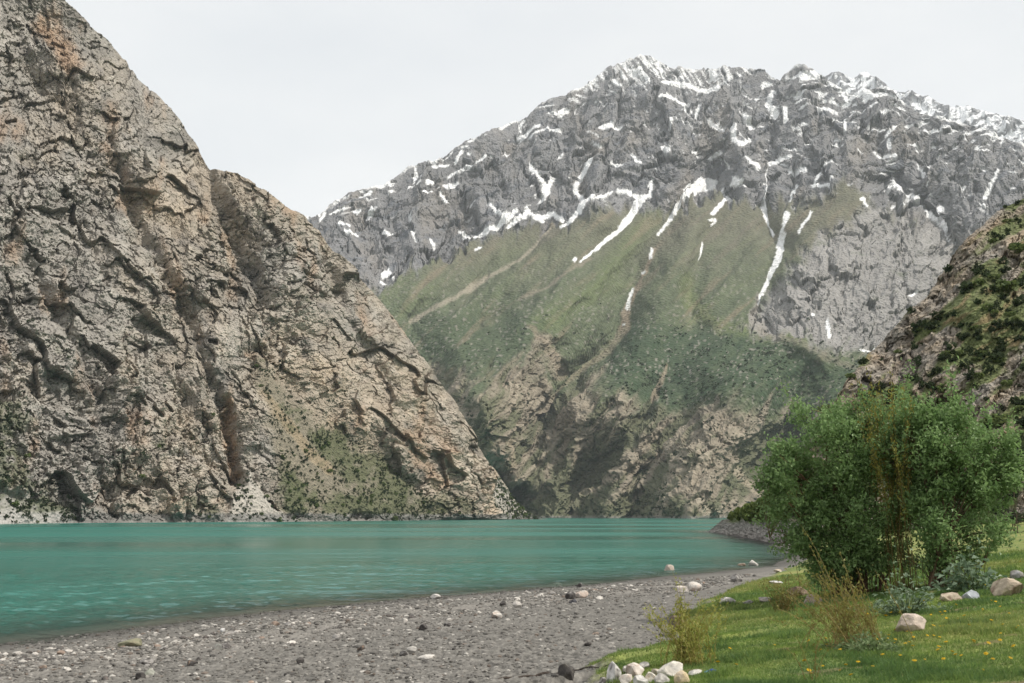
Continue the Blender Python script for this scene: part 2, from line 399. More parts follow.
# ================================================================== FAR MOUNTAIN
SNOW = [([(489, 209), (500, 219), (507, 226), (517, 218)], (1.2, 1.5)), ([(460, 228), (470, 237), (480, 235), (497, 231), (508, 224)], (1.2, 2.0)), ([(508, 231), (518, 224), (528, 216), (540, 217), (552, 214)], (1.5, 3.2)), ([(527, 213), (541, 222)], 3.0),
        ([(530, 168), (533, 178), (542, 187), (546, 198), (552, 180)], (1.6, 3.0)), ([(545, 190), (543, 201)], 3.0), ([(590, 164), (585, 172), (577, 182), (575, 190), (582, 200), (584, 208)], (2.6, 2.0)), ([(584, 207), (573, 219), (562, 228)], (4.0, 1.5)), ([(584, 208), (597, 202), (612, 195)], (3.0, 0.8)), ([(552, 214), (562, 220)], 2.2),
        ([(617, 193), (628, 197), (640, 200)], (1.5, 3.0)), ([(653, 186), (650, 197), (640, 203)], (1.2, 3.0)), ([(642, 202), (630, 218), (615, 235)], (5.0, 2.8)), ([(615, 235), (597, 250), (580, 265)], (2.8, 0.7)), ([(574, 263)], 2.0), ([(476, 253), (480, 251)], 1.2),
        ([(711, 178), (703, 183), (690, 194), (680, 206)], (4.2, 2.6)), ([(680, 206), (668, 224), (658, 236)], (2.6, 1.0)), ([(702, 178), (692, 186), (682, 194)], (2.2, 1.2)), ([(653, 250), (650, 258)], 1.3), ([(644, 273)], 1.6), ([(633, 291), (630, 300), (628, 310)], (1.6, 2.2)), ([(624, 325)], .9),
        ([(728, 197), (718, 208), (711, 215)], (2.4, 1.2)), ([(708, 221), (713, 222)], 1.3), ([(709, 227), (714, 224)], 1.4), ([(702, 246), (700, 254), (698, 263)], (1.6, .8)), ([(766, 176), (765, 195), (763, 210)], (3.6, 3.2)), ([(763, 210), (767, 222), (774, 238)], (3.2, 1.4)), ([(795, 184), (790, 203)], (2.2, 1.0)), ([(788, 216), (785, 230)], (2.6, 1.4)), ([(786, 234), (781, 245), (780, 260)], (2.6, 4.4)), ([(780, 260), (770, 280), (758, 303)], (4.2, 1.0)),
        ([(735, 181), (740, 187), (731, 184)], 2.4), ([(722, 187)], 1.6), ([(745, 190)], 1.4), ([(648, 190), (655, 180)], 1.5), ([(820, 176), (814, 190), (825, 190), (834, 186)], (1.6, 1.6)), ([(892, 182), (891, 192), (905, 201), (920, 209)], (1.6, 1.8)), ([(925, 214), (940, 222), (946, 211)], (1.3, 2.6)), ([(940, 222), (946, 232), (949, 240)], (2.4, .8)),
        ([(861, 203), (866, 207)], 1.8), ([(893, 207)], 1.3), ([(901, 211)], 1.2), ([(998, 175), (991, 190), (984, 201)], (1.0, 1.6)), ([(984, 209)], 1.8), ([(813, 318)], 1.4), ([(827, 323), (829, 336)], (1.2, 2.0)), ([(843, 346)], 1.2), ([(860, 351), (876, 352)], 1.3), ([(910, 297), (915, 294)], 1.0), ([(800, 235), (812, 214)], 1.0),
        ([(773, 88), (768, 100), (776, 112)], (2.0, 3.5)), ([(785, 108), (786, 122)], 2.2), ([(745, 118), (752, 126)], 3.4), ([(733, 130), (734, 143), (741, 150), (750, 140)], (2.4, 2.2)), ([(708, 120), (722, 131)], 2.0), ([(660, 104), (676, 104), (688, 106)], 1.8), ([(662, 87), (690, 87), (702, 91), (718, 90)], (2.4, 2.2)), ([(768, 168), (780, 158), (790, 155)], (3.2, 1.4)), ([(745, 165), (755, 172)], 2.2), ([(600, 132), (620, 131)], 2.6), ([(530, 140), (548, 133), (560, 137)], (.9, 1.6)), ([(518, 136), (540, 128)], 1.6), ([(490, 142), (522, 126)], .0),
        ([(448, 176), (470, 167), (485, 161)], (1.2, 1.6)), ([(400, 178), (390, 190), (440, 175)], .0), ([(408, 189), (420, 183)], 1.0), ([(427, 184), (432, 182)], 1.8), ([(444, 186), (457, 184)], 2.0), ([(440, 194), (446, 203)], (1.2, 2.0)), ([(424, 194), (431, 193)], 1.4), ([(330, 216), (345, 210)], .8), ([(354, 211), (360, 212)], 1.6), ([(368, 218), (375, 210)], 1.4), ([(340, 224), (349, 226)], 1.4), ([(346, 233), (357, 234)], 1.3), ([(384, 233), (392, 235)], 1.4), ([(410, 216), (410, 222)], 1.2), ([(412, 235), (416, 244)], 1.2), ([(432, 238), (434, 244)], 1.8), ([(383, 273), (388, 271)], 2.4), ([(384, 283), (381, 279)], 1.8), ([(393, 276)], 1.4), ([(360, 199), (371, 195)], 1.4), ([(305, 218), (312, 213), (320, 216)], 1.0), ([(320, 221), (325, 214)], 1.0),
        ([(455, 163), (462, 153)], 1.6), ([(380, 187), (388, 184)], 2.2), ([(434, 168), (448, 165)], 1.4), ([(862, 86), (872, 100)], 3.0), ([(850, 95), (868, 94)], 1.6), ([(845, 115), (845, 137)], 1.2), ([(843, 90), (848, 98)], 1.6), ([(888, 145), (889, 153)], 1.6), ([(886, 140), (896, 130)], 1.4), ([(878, 158), (895, 159)], 1.5), ([(917, 152)], 1.4), ([(924, 176), (918, 166)], 1.3), ([(983, 138), (996, 138)], 1.6), ([(940, 152)], 1.3), ([(818, 108), (836, 109)], 1.8), ([(790, 172), (805, 170)], 1.6), ([(800, 190)], .0), ([(632, 160), (640, 168)], 1.8), ([(612, 167), (622, 172)], 1.6), ([(645, 156), (630, 172)], .0), ([(663, 150), (668, 157)], 2.2), ([(670, 125), (671, 133)], 1.5), ([(700, 104), (695, 118)], 1.3), ([(720, 152), (712, 158)], 1.6)]

def build_mountain():
    xs = np.arange(292, 1120, 1.0); ns = 470
    ridge = [(292, 222), (303, 214), (312, 217), (320, 214), (330, 206), (345, 198), (355, 193), (372, 190), (385, 187), (395, 178), (405, 170), (415, 165), (427, 162), (435, 163), (445, 156), (458, 148), (465, 142), (478, 138), (490, 133), (503, 128), (515, 121), (527, 118), (538, 107), (548, 102), (558, 100), (572, 92), (585, 85), (597, 76), (605, 70), (618, 65), (628, 63), (640, 57.5), (648, 60), (657, 63), (668, 68), (680, 70), (692, 71), (702, 68), (715, 70), (728, 69), (742, 68), (755, 68), (765, 67), (772, 74), (780, 77), (790, 68), (797, 66), (806, 69), (820, 75), (833, 81), (845, 86), (858, 90), (870, 91), (880, 90), (893, 96), (905, 103), (918, 112), (930, 118), (948, 121), (965, 124), (985, 131), (1010, 141), (1030, 149), (1120, 190)]
    yr = interp(xs, ridge) + 1.6 * fbm(xs / 9, xs * 0 + .7, 4, 203, 0.6)
    yb = np.full(len(xs), 518.6)
    s = np.linspace(0, 1, ns)[:, None]
    PX = np.broadcast_to(xs, (ns, len(xs))).copy(); PY = yb + (yr - yb) * s
    ytab = np.array([40, 58, 130, 190, 230, 300, 400, 460, 519.]); dtab = np.array([4950, 4800, 4330, 3900, 3600, 2980, 2380, 2170, 1990.])
    D = np.interp(PY + 14 * fbm(PX / 160, PY / 220, 2, 210), ytab, dtab)
    wx = 10 * fbm(PX / 40, PY / 40, 3, 211); wy = 10 * fbm(PX / 40, PY / 40, 3, 212)
    X = PX + wx; Y = PY + wy
    def soft(pts, w, dep):
        return 2.0 * dep * np.exp(-(dline(X, Y, pts, 0.0) / (1.15 * w)) ** 2)
    # gullies (away) and spurs (towards the camera), metres
    D = D + soft([(712, 172), (690, 195), (655, 245), (628, 300), (614, 345), (560, 390), (530, 440), (508, 482), (505, 520)], 17, 110)
    D = D + soft([(650, 190), (615, 235), (580, 264), (540, 290), (470, 330)], 13, 50)
    D = D + soft([(552, 180), (540, 240), (500, 268), (410, 325)], 12, 50)
    D = D + soft([(766, 170), (767, 225), (783, 250), (760, 300), (753, 325)], 12, 55)
    D = D + soft([(728, 197), (702, 250), (690, 300), (700, 330)], 10, 40)
    D = D + soft([(892, 185), (940, 222), (955, 250), (970, 280)], 16, 110)
    D = D - soft([(690, 210), (665, 280), (640, 350), (620, 420)], 26, 90)
    D = D - soft([(600, 230), (540, 320), (500, 380), (470, 440)], 30, 100)
    D = D - soft([(845, 195), (835, 235), (820, 290), (815, 410)], 40, 100)
    D = D - soft([(930, 240), (890, 300), (850, 410)], 34, 60)
    D = D - soft([(755, 330), (790, 340), (830, 352)], 12, 40)
    D = D - soft([(735, 395), (720, 430), (700, 480), (690, 520)], 45, 200)
    D = D + soft([(655, 395), (620, 445), (570, 505)], 11, 28) + soft([(565, 440), (535, 520)], 12, 26) + soft([(800, 400), (790, 470), (770, 520)], 20, 60)
    D = D - soft([(455, 330), (478, 400), (496, 470), (500, 518)], 22, 70) - soft([(520, 380), (525, 430), (518, 480)], 10, 40) - soft([(660, 410), (625, 470), (610, 518)], 12, 45) - soft([(575, 400), (540, 450)], 9, 40)
    D = D - soft([(600, 390), (560, 470), (545, 520)], 14, 50) - soft([(630, 420), (600, 520)], 12, 40) - soft([(480, 400), (520, 470)], 18, 70)
    up = sst(225, 200, PY - 22 * sst(640, 480, PX) - 0.00 * PX + 10 * fbm(PX / 40, PY / 40, 3, 220))          # upper rock walls
    # meadow boundary across the mountain
    yl = interp(PX, [(292, 300), (385, 285), (430, 265), (470, 248), (505, 232), (540, 226), (575, 222), (605, 210), (640, 212), (680, 210), (705, 196), (740, 200), (765, 205), (800, 205), (830, 197), (850, 186), (872, 200), (895, 212), (1000, 240), (1120, 260)])
    up = sst(7, -7, PY - yl + 11 * fbm(PX / 22, PY / 22, 4, 221) + 20 * fbm(X / 9, Y / 55, 4, 224))
    face = sst(6, -6, 14 * fbm(X / 11, Y / 16, 4, 225) + dpoly(X * 0.6 + PX * 0.4, Y * 0.6 + PY * 0.4, [(742, 332), (762, 300), (790, 272), (815, 245), (835, 230), (852, 222), (868, 205), (890, 215), (930, 228), (965, 255), (985, 290), (905, 352), (880, 356), (840, 352), (800, 340), (768, 336)]))
    right = sst(860, 905, PX - 0.8 * (PY - 210)) * sst(352, 330, PY)
    yk = interp(PX, [(292, 380), (430, 372), (470, 385), (500, 372), (540, 362), (560, 392), (600, 392), (640, 402), (680, 415), (715, 402), (735, 395), (760, 402), (800, 415), (850, 400), (1120, 400)])
    low = sst(-12, 16, PY - yk + 14 * fbm(PX / 24, PY / 40, 4, 222) + 44 * fbm((X * .8 + Y * .6) / 13, (-X * .6 + Y * .8) / 80, 4, 226))
    low = np.maximum(low, 0.8 * sst(7, 1, dline(X, Y, [(530, 375), (540, 345), (555, 370)], 4)))
    rock = np.clip(np.maximum(np.maximum(up, face), np.maximum(right, low)), 0, 1)
    sn = np.zeros(PX.shape)
    qx = PX + 2.6 * fbm(PX / 5, PY / 5, 4, 280, .65); qy = PY + 2.6 * fbm(PX / 5, PY / 5, 4, 281, .65); wv = 1.5 * fbm(PX / 6, PY / 7, 4, 282, .6)
    for pts, w in SNOW:
        if np.isscalar(w) and w <= 0: continue
        xsn = [p[0] for p in pts]; ysn = [p[1] for p in pts]
        i0 = max(0, int(min(xsn) - 292 - 12)); i1 = min(len(xs), int(max(xsn) - 292 + 13))
        ww = (w, w) if np.isscalar(w) else w
        dsub = dline(qx[:, i0:i1], qy[:, i0:i1], pts, (ww[0] * 0.9, ww[1] * 0.9) if len(pts) > 1 else ww[0] * 0.9)
        sn[:, i0:i1] = np.maximum(sn[:, i0:i1], sst(0.45, -0.25, dsub + wv[:, i0:i1] * .45 - .25))
    P = at(PX, PY, D); N = normals(P)
    sc = D / F                                   # metres per pixel here
    rough = 1 - .75 * sn
    # ribbing that runs down the fall line
    rib = ridged(X / 26, Y / 90, 4, 231) * 1.0
    big = ridged(X / 75, Y / 170, 3, 233) - .4
    dg = ridged((X * .80 + Y * .6) / 26 + .12 * pn(X / 18, Y / 18, 8), (-X * .6 + Y * .8) / 190, 4, 234, .42) - .4
    disp = sc * (up * 17 * big + low * (12 * dg + 5 * (ridged((X * .8 + Y * .6) / 10, (-X * .6 + Y * .8) / 75, 3, 237) - .4)) + rock * (5.0 * (rib - .3)) + (1 - rock) * (7.5 * ridged((X + 1.1 * Y) / 60, (Y - .6 * X) / 220, 3, 232, .4) + 1.7 * fbm((X + Y) / 14, (Y - .5 * X) / 26, 4, 235)))
    ca, sa = math.cos(R(22)), math.sin(R(22))
    A = X * ca - Y * sa; B = X * sa + Y * ca
    ca, sa = math.cos(R(37)), math.sin(R(37))
    G = X * sa + Y * ca; H_ = X * ca - Y * sa
    c1, e1, id1 = rockc(X, Y, 30, .75, 241); disp += sc * rock * (1 - .65 * low) * (6.0 * c1 - 2.5 * sst(.1, 0, e1))
    c2, e2, id2 = rockc(A, B, 14, 1.3, 242); disp += sc * rock * rough * (3.2 * c2 - 1.2 * sst(.1, 0, e2))
    c3, e3, id3 = rockc(X, Y, 6.0, .8, 243); disp += sc * rock * rough * (1 - .45 * face) * (1.15 * c3 - .6 * sst(.14, 0, e3))
    c4, e4, id4 = cells(X / 2.5, Y / 2.7, 244); disp += sc * (0.42 * rock * rough + 0.08) * c4
    beds = pn(B / 7 + 0.4 * pn(A / 30, B / 30, 7), A / 60, 245); disp += sc * up * 2.2 * sst(-.2, .2, beds)
    disp += sc * 0.5 * fbm(PX / 4, PY / 4, 3, 246) * (0.4 + rock)
    fade = np.minimum(1, s / 0.02 + 0.1) * (0.5 + .5 * sst(0, .10, 1 - s))
    disp *= fade
    P = P + outward(P, N, .45) * disp[..., None]
    # ---- colours
    lo = fbm(PX / 60, PY / 60, 4, 251); hi = fbm(PX / 3, PY / 3, 3, 252)
    gu = np.array([0.168, 0.165, 0.167]) * (1 + 0.22 * lo + 0.25 * (id1 - .5) + 0.20 * (id2 - .5) + 0.14 * (id3 - .5) + 0.16 * hi)[..., None]
    gu = mixc(gu, (0.25, 0.215, 0.175), 0.4 * sst(0.0, 0.5, fbm(PX / 35, PY / 60, 4, 253)))
    gu = mixc(gu, (0.105, 0.115, 0.135), 0.6 * sst(0.1, 0.5, fbm(A / 30, B / 6, 4, 254)))
    gf = np.array([0.238, 0.227, 0.215]) * (1 + 0.2 * (id2 - .5) + 0.15 * (id3 - .5) + 0.15 * hi)[..., None]
    gl_ = np.array([0.226, 0.194, 0.148]) * (1 + 0.3 * lo + 0.2 * (id2 - .5) + 0.2 * (id3 - .5) + 0.25 * hi)[..., None]
    # meadows
    m1 = np.array([0.128, 0.126, 0.086]); m2 = np.array([0.088, 0.106, 0.060]); m3 = np.array([0.030, 0.054, 0.026])
    th = sst(215, 300, PY + 25 * fbm(PX / 40, PY / 30, 3, 255) - 15 * sst(600, 450, PX))
    c = m1 + (m2 - m1) * th[..., None]
    lightdiag = 0.5 + 0.5 * fbm((PX + 1.1 * PY) / 26, (PY - .6 * PX) / 150, 4, 256)
    c = mixc(c, (0.112, 0.130, 0.066), 0.8 * sst(.45, .85, lightdiag) * sst(225, 265, PY))
    c = mixc(c, (0.140, 0.122, 0.092), 0.6 * sst(.0, .45, fbm((PX + 1.1 * PY) / 14, (PY - .6 * PX) / 70, 4, 266)) * sst(330, 230, PY))
    c = mixc(c, (0.120, 0.145, 0.055), 0.7 * sst(10, -2, dline(X, Y, [(686, 285), (692, 305), (720, 328), (760, 336), (800, 340)], 3)))
    c = mixc(c, (0.100, 0.125, 0.050), 0.6 * sst(16, -2, dline(X, Y, [(540, 330), (600, 285), (650, 215)], 3)))
    c = c * (0.85 + 0.2 * lightdiag + 0.20 * hi + .35 * fbm(X / 9, Y / 11, 4, 267))[..., None]
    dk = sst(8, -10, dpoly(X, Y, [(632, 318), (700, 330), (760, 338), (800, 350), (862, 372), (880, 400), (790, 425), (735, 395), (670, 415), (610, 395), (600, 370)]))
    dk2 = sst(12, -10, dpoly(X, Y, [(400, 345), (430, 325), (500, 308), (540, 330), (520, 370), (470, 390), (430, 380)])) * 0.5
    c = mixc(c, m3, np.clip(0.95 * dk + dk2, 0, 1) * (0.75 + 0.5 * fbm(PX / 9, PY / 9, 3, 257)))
    c = mixc(c, (0.21, 0.165, 0.115), 0.55 * sst(0.12, 0.5, fbm((PX + PY) / 18, PY / 60, 4, 258)) * sst(180, 240, PY) * (1 - dk))
    dots = sst(0.28, 0.40, pn(PX / 2.6, PY / 2.4, 259) - 0.10 + 0.25 * fbm(PX / 30, PY / 30, 3, 260)) * sst(285, 335, PY)
    c = mixc(c, (0.030, 0.045, 0.022), 0.75 * dots)
    rocky = sst(0.34, .44, pn(PX / 3.2, PY / 2.6, 262) + 0.45 * fbm(PX / 26, PY / 20, 3, 263) - .12) * sst(210, 330, PY)
    c = mixc(c, (0.24, 0.22, 0.19), 0.7 * rocky)
    # lower broken rock with turf in its gullies
    lg = sst(-0.04, 0.20, 0.50 * fbm((X * .8 + Y * .6) / 10, (-X * .6 + Y * .8) / 60, 5, 264, .6) + 0.21 - .22 * np.exp(-(dline(PX, PY, [(735, 400), (720, 440), (730, 500)], 0) / 40) ** 2) - 0.85 * dg - 0.10 * e1 + 0.25 * sst(485, 515, PY))
    dgul = np.minimum(dline(X, Y, [(655, 395), (620, 445), (570, 505)], 5), dline(X, Y, [(530, 470), (545, 505), (560, 515), (620, 512)], 6))
    lg = np.maximum(lg, 0.8 * sst(8, 0, dgul))
    lowc = gl_ + (np.array([0.078, 0.090, 0.046]) * (1 + .4 * hi)[..., None] - gl_) * (0.78 * lg)[..., None]
    c = c + (lowc - c) * low[..., None]
    c = c + (gf - c) * np.maximum(face, right)[..., None]
    c = c + (gu - c) * up[..., None]
    fg = sst(0.25, 0.5, fbm(PX / 14, PY / 10, 4, 265)) * face
    c = mixc(c, (0.10, 0.115, 0.07), 0.5 * fg)
    # scree chutes and paths
    for pts, w, cc, a in [([(552, 230), (520, 262), (480, 285), (410, 325)], (1.0, 2.4), (0.30, 0.265, 0.205), .75), ([(590, 262), (545, 290), (520, 302)], (1.2, 1.0), (0.25, 0.21, 0.165), .6), ([(655, 250), (640, 285), (628, 310), (624, 330)], (1.0, 5.0), (0.29, 0.225, 0.165), .75), ([(624, 330), (612, 350), (590, 365), (562, 388), (552, 400)], (3, 3.5), (0.27, 0.235, 0.165), .65), ([(757, 300), (752, 318), (760, 330)], (2, 6), (0.26, 0.24, 0.215), .8), ([(760, 332), (800, 346), (840, 362), (862, 373)], (3, 2), (0.20, 0.18, 0.14), .5),
                          ([(565, 430), (540, 462), (512, 486)], (1.2, 2.4), (0.30, 0.26, 0.2), .8), ([(507, 440), (513, 470), (500, 482)], (2, 4), (0.31, 0.26, 0.19), .7), ([(735, 465), (760, 495)], (2, 4), (0.33, 0.28, 0.21), .8), ([(700, 505), (710, 515)], 6, (0.36, 0.31, 0.24), .7), ([(612, 500), (640, 480)], (2, 3), (0.3, .26, .2), .5), ([(690, 280), (688, 300), (710, 320), (720, 335)], (1, 2), (0.15, 0.16, 0.085), .6), ([(665, 370), (655, 400)], (2, 4), (0.29, .23, .17), .6), ([(530, 330), (545, 345), (560, 375)], (2, 5), (0.25, .2, .15), .5)]:
        d = dline(PX + 3 * fbm(PX / 10, PY / 10, 3, 270), PY + 3 * fbm(PX / 10, PY / 10, 3, 271), pts, w)
        c = mixc(c, cc, a * sst(2.0, -1.0, d))
    # shore scree and rock
    c = mixc(c, (0.2, 0.19, 0.175), 0.8 * sst(5.0, 2.5, P[..., 2] + 2 * fbm(PX / 6, PX * 0, 2, 275)))
    # snow
    alt = PY - (yr[None, :])
    zone = sst(190, 75, PY) * 0.17 + .04 * sst(640, 720, PX) + sst(26, 4, alt) * 0.17 + sst(700, 860, PX) * 0.06 + 0.22 * sst(0, 1, np.exp(-((PX - 640) / 45) ** 2)) * sst(100, 72, PY)
    ns_ = fbm((X * .94 - Y * .34 * sst(760, 560, PX)) / 24, (Y * .94 + X * .34 * sst(760, 560, PX)) / 4.2, 4, 283, .58) + 0.35 * fbm(X / 9, Y / 14, 3, 284) - 0.25 * (c2)
    sn = np.maximum(sn, sst(0.46, 0.56, ns_ + zone) * up * sst(235, 190, PY))
    sn = np.maximum(sn, sst(3.2, 1.4, alt + 3 * fbm(PX / 15, PX * 0, 3, 285)) * sst(-.1, .25, fbm(PX / 26, PX * 0 + 3, 3, 286)) * 0.95)
    c = mixc(c, np.array((0.80, 0.80, 0.795)), sn * (.93 + .14 * fbm(PX / 4, PY / 5, 3, 290)))
    info = dict(P=P.copy(), PX=PX, PY=PY, low=low, dk=dk, rock=rock, snow=sn)
    foot = P[:1].copy(); foot[..., 2] = -30; foot[..., :2] *= 0.985
    P = np.concatenate([foot, P]); c = np.concatenate([c[:1], c])
    P, c = back_rows(P, c, [25, 80, 200, 500, 1100], 0.8)
    o = link('mountain', grid_mesh('mountain', P, c), M_mount); tag(o, kind='structure')
    return info

def build_far_ridge():
    xs = np.arange(780, 1140, 1.0); ns = 130
    ridge = [(780, 100), (810, 84), (822, 78), (832, 74), (838, 72), (845, 74), (852, 78), (860, 74), (866, 71.5), (872, 76), (880, 80), (890, 89), (900, 93), (910, 92), (922, 97), (928, 96), (940, 104), (955, 107), (968, 107), (985, 112), (1000, 116), (1015, 119), (1030, 123), (1140, 140)]
    yr = interp(xs, ridge) + 1.8 * fbm(xs / 7, xs * 0 + .7, 4, 303, 0.6)
    s = np.linspace(0, 1, ns)[:, None]
    PX = np.broadcast_to(xs, (ns, len(xs))).copy(); PY = 230 + (yr - 230) * s
    D = np.interp(PY, [70, 130, 230], [6900, 6350, 5600])
    P = at(PX, PY, D); N = normals(P)
    c1, e1, id1 = cells(PX / 14, PY / 18, 341); c2, e2, id2 = cells(PX / 5, PY / 5, 342)
    disp = 6.5 * (5 * ridged(PX / 18, PY / 30, 4, 331) + 2.5 * c1 + 1.4 * c2) * np.minimum(1, (1 - s) / .05 + .3)
    P = P + N * disp[..., None]
    c = np.array([0.17, 0.172, 0.18]) * (1 + .4 * (id2 - .5) + .3 * fbm(PX / 3, PY / 3, 3, 3))[..., None]
    ns_ = fbm((PX * .9 - PY * .4) / 12, (PY * .9 + PX * .4) / 4.0, 4, 383, .6) - 0.2 * c1
    c = mixc(c, (0.80, 0.81, 0.82), sst(-0.04, 0.08, ns_ + 0.02))
    P = np.concatenate([P]); P, c = back_rows(P, c, [40, 150, 500, 1200], 0.8)
    o = link('far_ridge', grid_mesh('far_ridge', P, c), M_mount); tag(o, kind='structure')

# ================================================================== RIGHT HILLSIDE (and its stony point in the lake)
def build_hillside():
    xs = np.arange(706, 1250, 1.0); ns = 420
    ridge = [(706, 533), (714, 527), (722, 520), (740, 516.5), (755, 509), (768, 498), (780, 487), (790, 474), (800, 455), (812, 432), (822, 415), (832, 404), (842, 391), (852, 376), (862, 362), (872, 351), (884, 340), (895, 328), (905, 314), (915, 305), (925, 297), (934, 286), (942, 274), (950, 262), (957, 250), (965, 241), (975, 233), (985, 224), (997, 214), (1010, 207), (1024, 199), (1060, 176), (1120, 140), (1250, 90)]
    yr = interp(xs, ridge) + 3.5 * fbm(xs / 16, xs * 0 + 2.5, 4, 403, .6) * sst(770, 850, xs)
    Db = interp(xs, [(706, 268), (745, 195), (770, 160), (800, 145), (1024, 130), (1250, 130)])
    yb = 516 + CAM_Z / Db * F + 0.5
    s = np.linspace(0, 1, ns)[:, None] ** 1.15
    PX = np.broadcast_to(xs, (ns, len(xs))).copy(); PY = yb + (yr - yb) * s
    t = rays(PX, PY)[2]; t0 = -CAM_Z / Db
    k = 0.78 + 0.14 * fbm(PX / 110, PY / 90, 2, 411)
    kk = np.where(PX < 800, np.clip(k * 0.75, .3, 2), k)
    D = kk * Db / (kk - np.clip(t - t0, 0, None))
    bank = sst(521, 525, PY + 1.5 * fbm(PX / 10, PY / 10, 2, 5)) * sst(830, 800, PX)
    P = at(PX, PY, D); N = normals(P)
    sc = D / F
    wx = 9 * fbm(PX / 40, PY / 40, 3, 421); X = PX + wx; Y = PY + 9 * fbm(PX / 40, PY / 40, 3, 422)
    ca, sa = math.cos(R(-52)), math.sin(R(-52))
    A = X * ca - Y * -sa; B = X * -sa + Y * ca
    ca, sa = math.cos(R(-38)), math.sin(R(-38))
    A = X * ca + Y * sa; B = -X * sa + Y * ca
    turf0 = fbm(A / 60, B / 20, 4, 430) + 0.25 * sst(0, 60, PY - (yr[None] + 70)) - 0.05
    for pts, w, a in [([(1024, 275), (960, 330), (890, 400)], 20, .35), ([(1024, 215), (985, 262), (960, 280)], 14, .35), ([(1024, 320), (980, 350)], 22, .35), ([(915, 330), (905, 350)], 10, .3), ([(1024, 380), (960, 420)], 14, -.4), ([(1024, 300), (1000, 305)], 9, -.3), ([(1000, 330), (940, 350), (890, 385)], 8, -.4), ([(960, 250), (930, 310), (880, 365)], 10, -.35)]:
        turf0 = turf0 + a * np.exp(-(dline(X, Y, pts, 0.0) / w) ** 2)
    turf = sst(0.00, 0.22, turf0 + .12 * fbm(X / 7, Y / 7, 4, 433))
    rock = (1 - 0.75 * turf) * (1 - bank)
    disp = sc * (8 * ridged(A / 90, B / 36, 4, 431) + 4 * ridged(X / 30, Y / 50, 3, 432) * rock)
    c1, e1, id1 = rockc(A, B, 34, 1.9, 441); disp += sc * rock * (5.5 * c1 - 3 * sst(.1, 0, e1))
    c2, e2, id2 = rockc(A, B, 14, 1.6, 442); disp += sc * rock * (2.8 * c2 - 1.6 * sst(.1, 0, e2))
    c3, e3, id3 = rockc(A, B, 5.8, 1.3, 443); disp += sc * (.15 + rock) * (1.2 * c3 - .7 * sst(.1, 0, e3))
    c4, e4, id4 = cells(X / 2.3, Y / 2.2, 444); disp += sc * .5 * c4
    fade = np.minimum(1, s / .05 + .05) * np.minimum(1, (1 - s) / .05 + .5) * np.clip((PX - 706) / 150, 0.02, 1)
    P = P + outward(P, N, .6) * (disp * fade)[..., None] * .9
    ds = dline(PX, PY, [(708, 532), (1000, 545)], 0)
    pebb, pe, pid = cells(PX / 1.5, PY / 1.2, 447)
    P = P + N * (bank * sc * (0.7 * pebb + 0.9 * ridged((PX + 1.2 * PY) / 14, PY / 30, 2, 448)))[..., None]
    hi = fbm(PX / 3, PY / 3, 3, 450)
    g = np.array([0.225, 0.205, 0.178]); tn = np.array([0.30, 0.235, 0.165])
    c = g + (tn - g) * np.clip(.35 + 1.1 * fbm(A / 40, B / 14, 4, 451), 0, 1)[..., None]
    c = c * (1 + .3 * (id1 - .5) + .35 * (id2 - .5) + .3 * (id3 - .5) + .35 * hi)[..., None]
    c = mixc(c, (0.11, .10, .09), .6 * sst(.12, .5, fbm(A / 30, B / 6, 4, 452)))
    c = mixc(c, (.46, .41, .34), .5 * sst(.25, .55, fbm(A / 16, B / 9, 4, 453)))
    tcol = np.array([0.105, 0.130, 0.046]) * (1 + .55 * fbm(PX / 4, PY / 4, 4, 454))[..., None]
    tcol = mixc(tcol, (0.26, 0.19, 0.10), .8 * sst(.12, .4, fbm(A / 30, B / 9, 4, 455)))
    c = c + (tcol - c) * (turf * .9)[..., None]
    bc = np.array([0.33, 0.30, 0.275]) * (0.55 + .8 * pid)[..., None]
    bc = mixc(bc, (.42, .39, .36), .5 * sst(.3, .8, ridged((PX + 1.3 * PY) / 9, PY / 60, 2, 449)))
    c = c + (bc - c) * bank[..., None]
    info = dict(P=P.copy(), PX=PX, PY=PY, turf=turf, bank=bank)
    foot = P[:1].copy(); foot[..., 2] = -6; foot[..., :2] *= .985
    P = np.concatenate([foot, P]); c = np.concatenate([c[:1], c])
    P, c = back_rows(P, c, [3, 10, 30, 80], 0.45)
    o = link('hillside', grid_mesh('hillside', P, c), M_hill); tag(o, kind='structure')
    return info

# ================================================================== NEAR GROUND
SHORE = [(-400, -500), (-60, -14), (-30, 14), (-16.6, 32), (-9.5, 44.7), (-3, 52), (3.1, 59), (11, 69), (20.5, 82), (29, 104), (36, 137), (40, 165), (46, 215), (52, 262), (75, 285), (150, 330), (420, 480), (1500, 1500)]
TURF = [(-6, -60), (0.2, 2), (0.9, 12), (1.75, 18.0), (3.0, 21.5), (4.3, 26), (5.9, 32), (8.2, 39), (11.5, 49), (16.5, 63), (22, 78), (32, 104), (38, 137), (44, 165), (60, 215), (120, 280), (420, 470), (1500, 1480)]
def side(x, y, pts):
    """signed distance to a polyline, positive on its right-hand side"""
    best = np.full(x.shape, 1e18); sg = np.ones(x.shape)
    for k in range(len(pts) - 1):
        ax, ay = pts[k]; bx, by = pts[k + 1]; vx, vy = bx - ax, by - ay; L = vx * vx + vy * vy
        t = np.clip(((x - ax) * vx + (y - ay) * vy) / L, 0, 1)
        ex = x - ax - t * vx; ey = y - ay - t * vy; d = ex * ex + ey * ey
        m = d < best
        cr_ = ex * vy - ey * vx
        sg = np.where(m, np.where(cr_ >= 0, 1.0, -1.0), sg); best = np.where(m, d, best)
    return np.sqrt(best) * sg
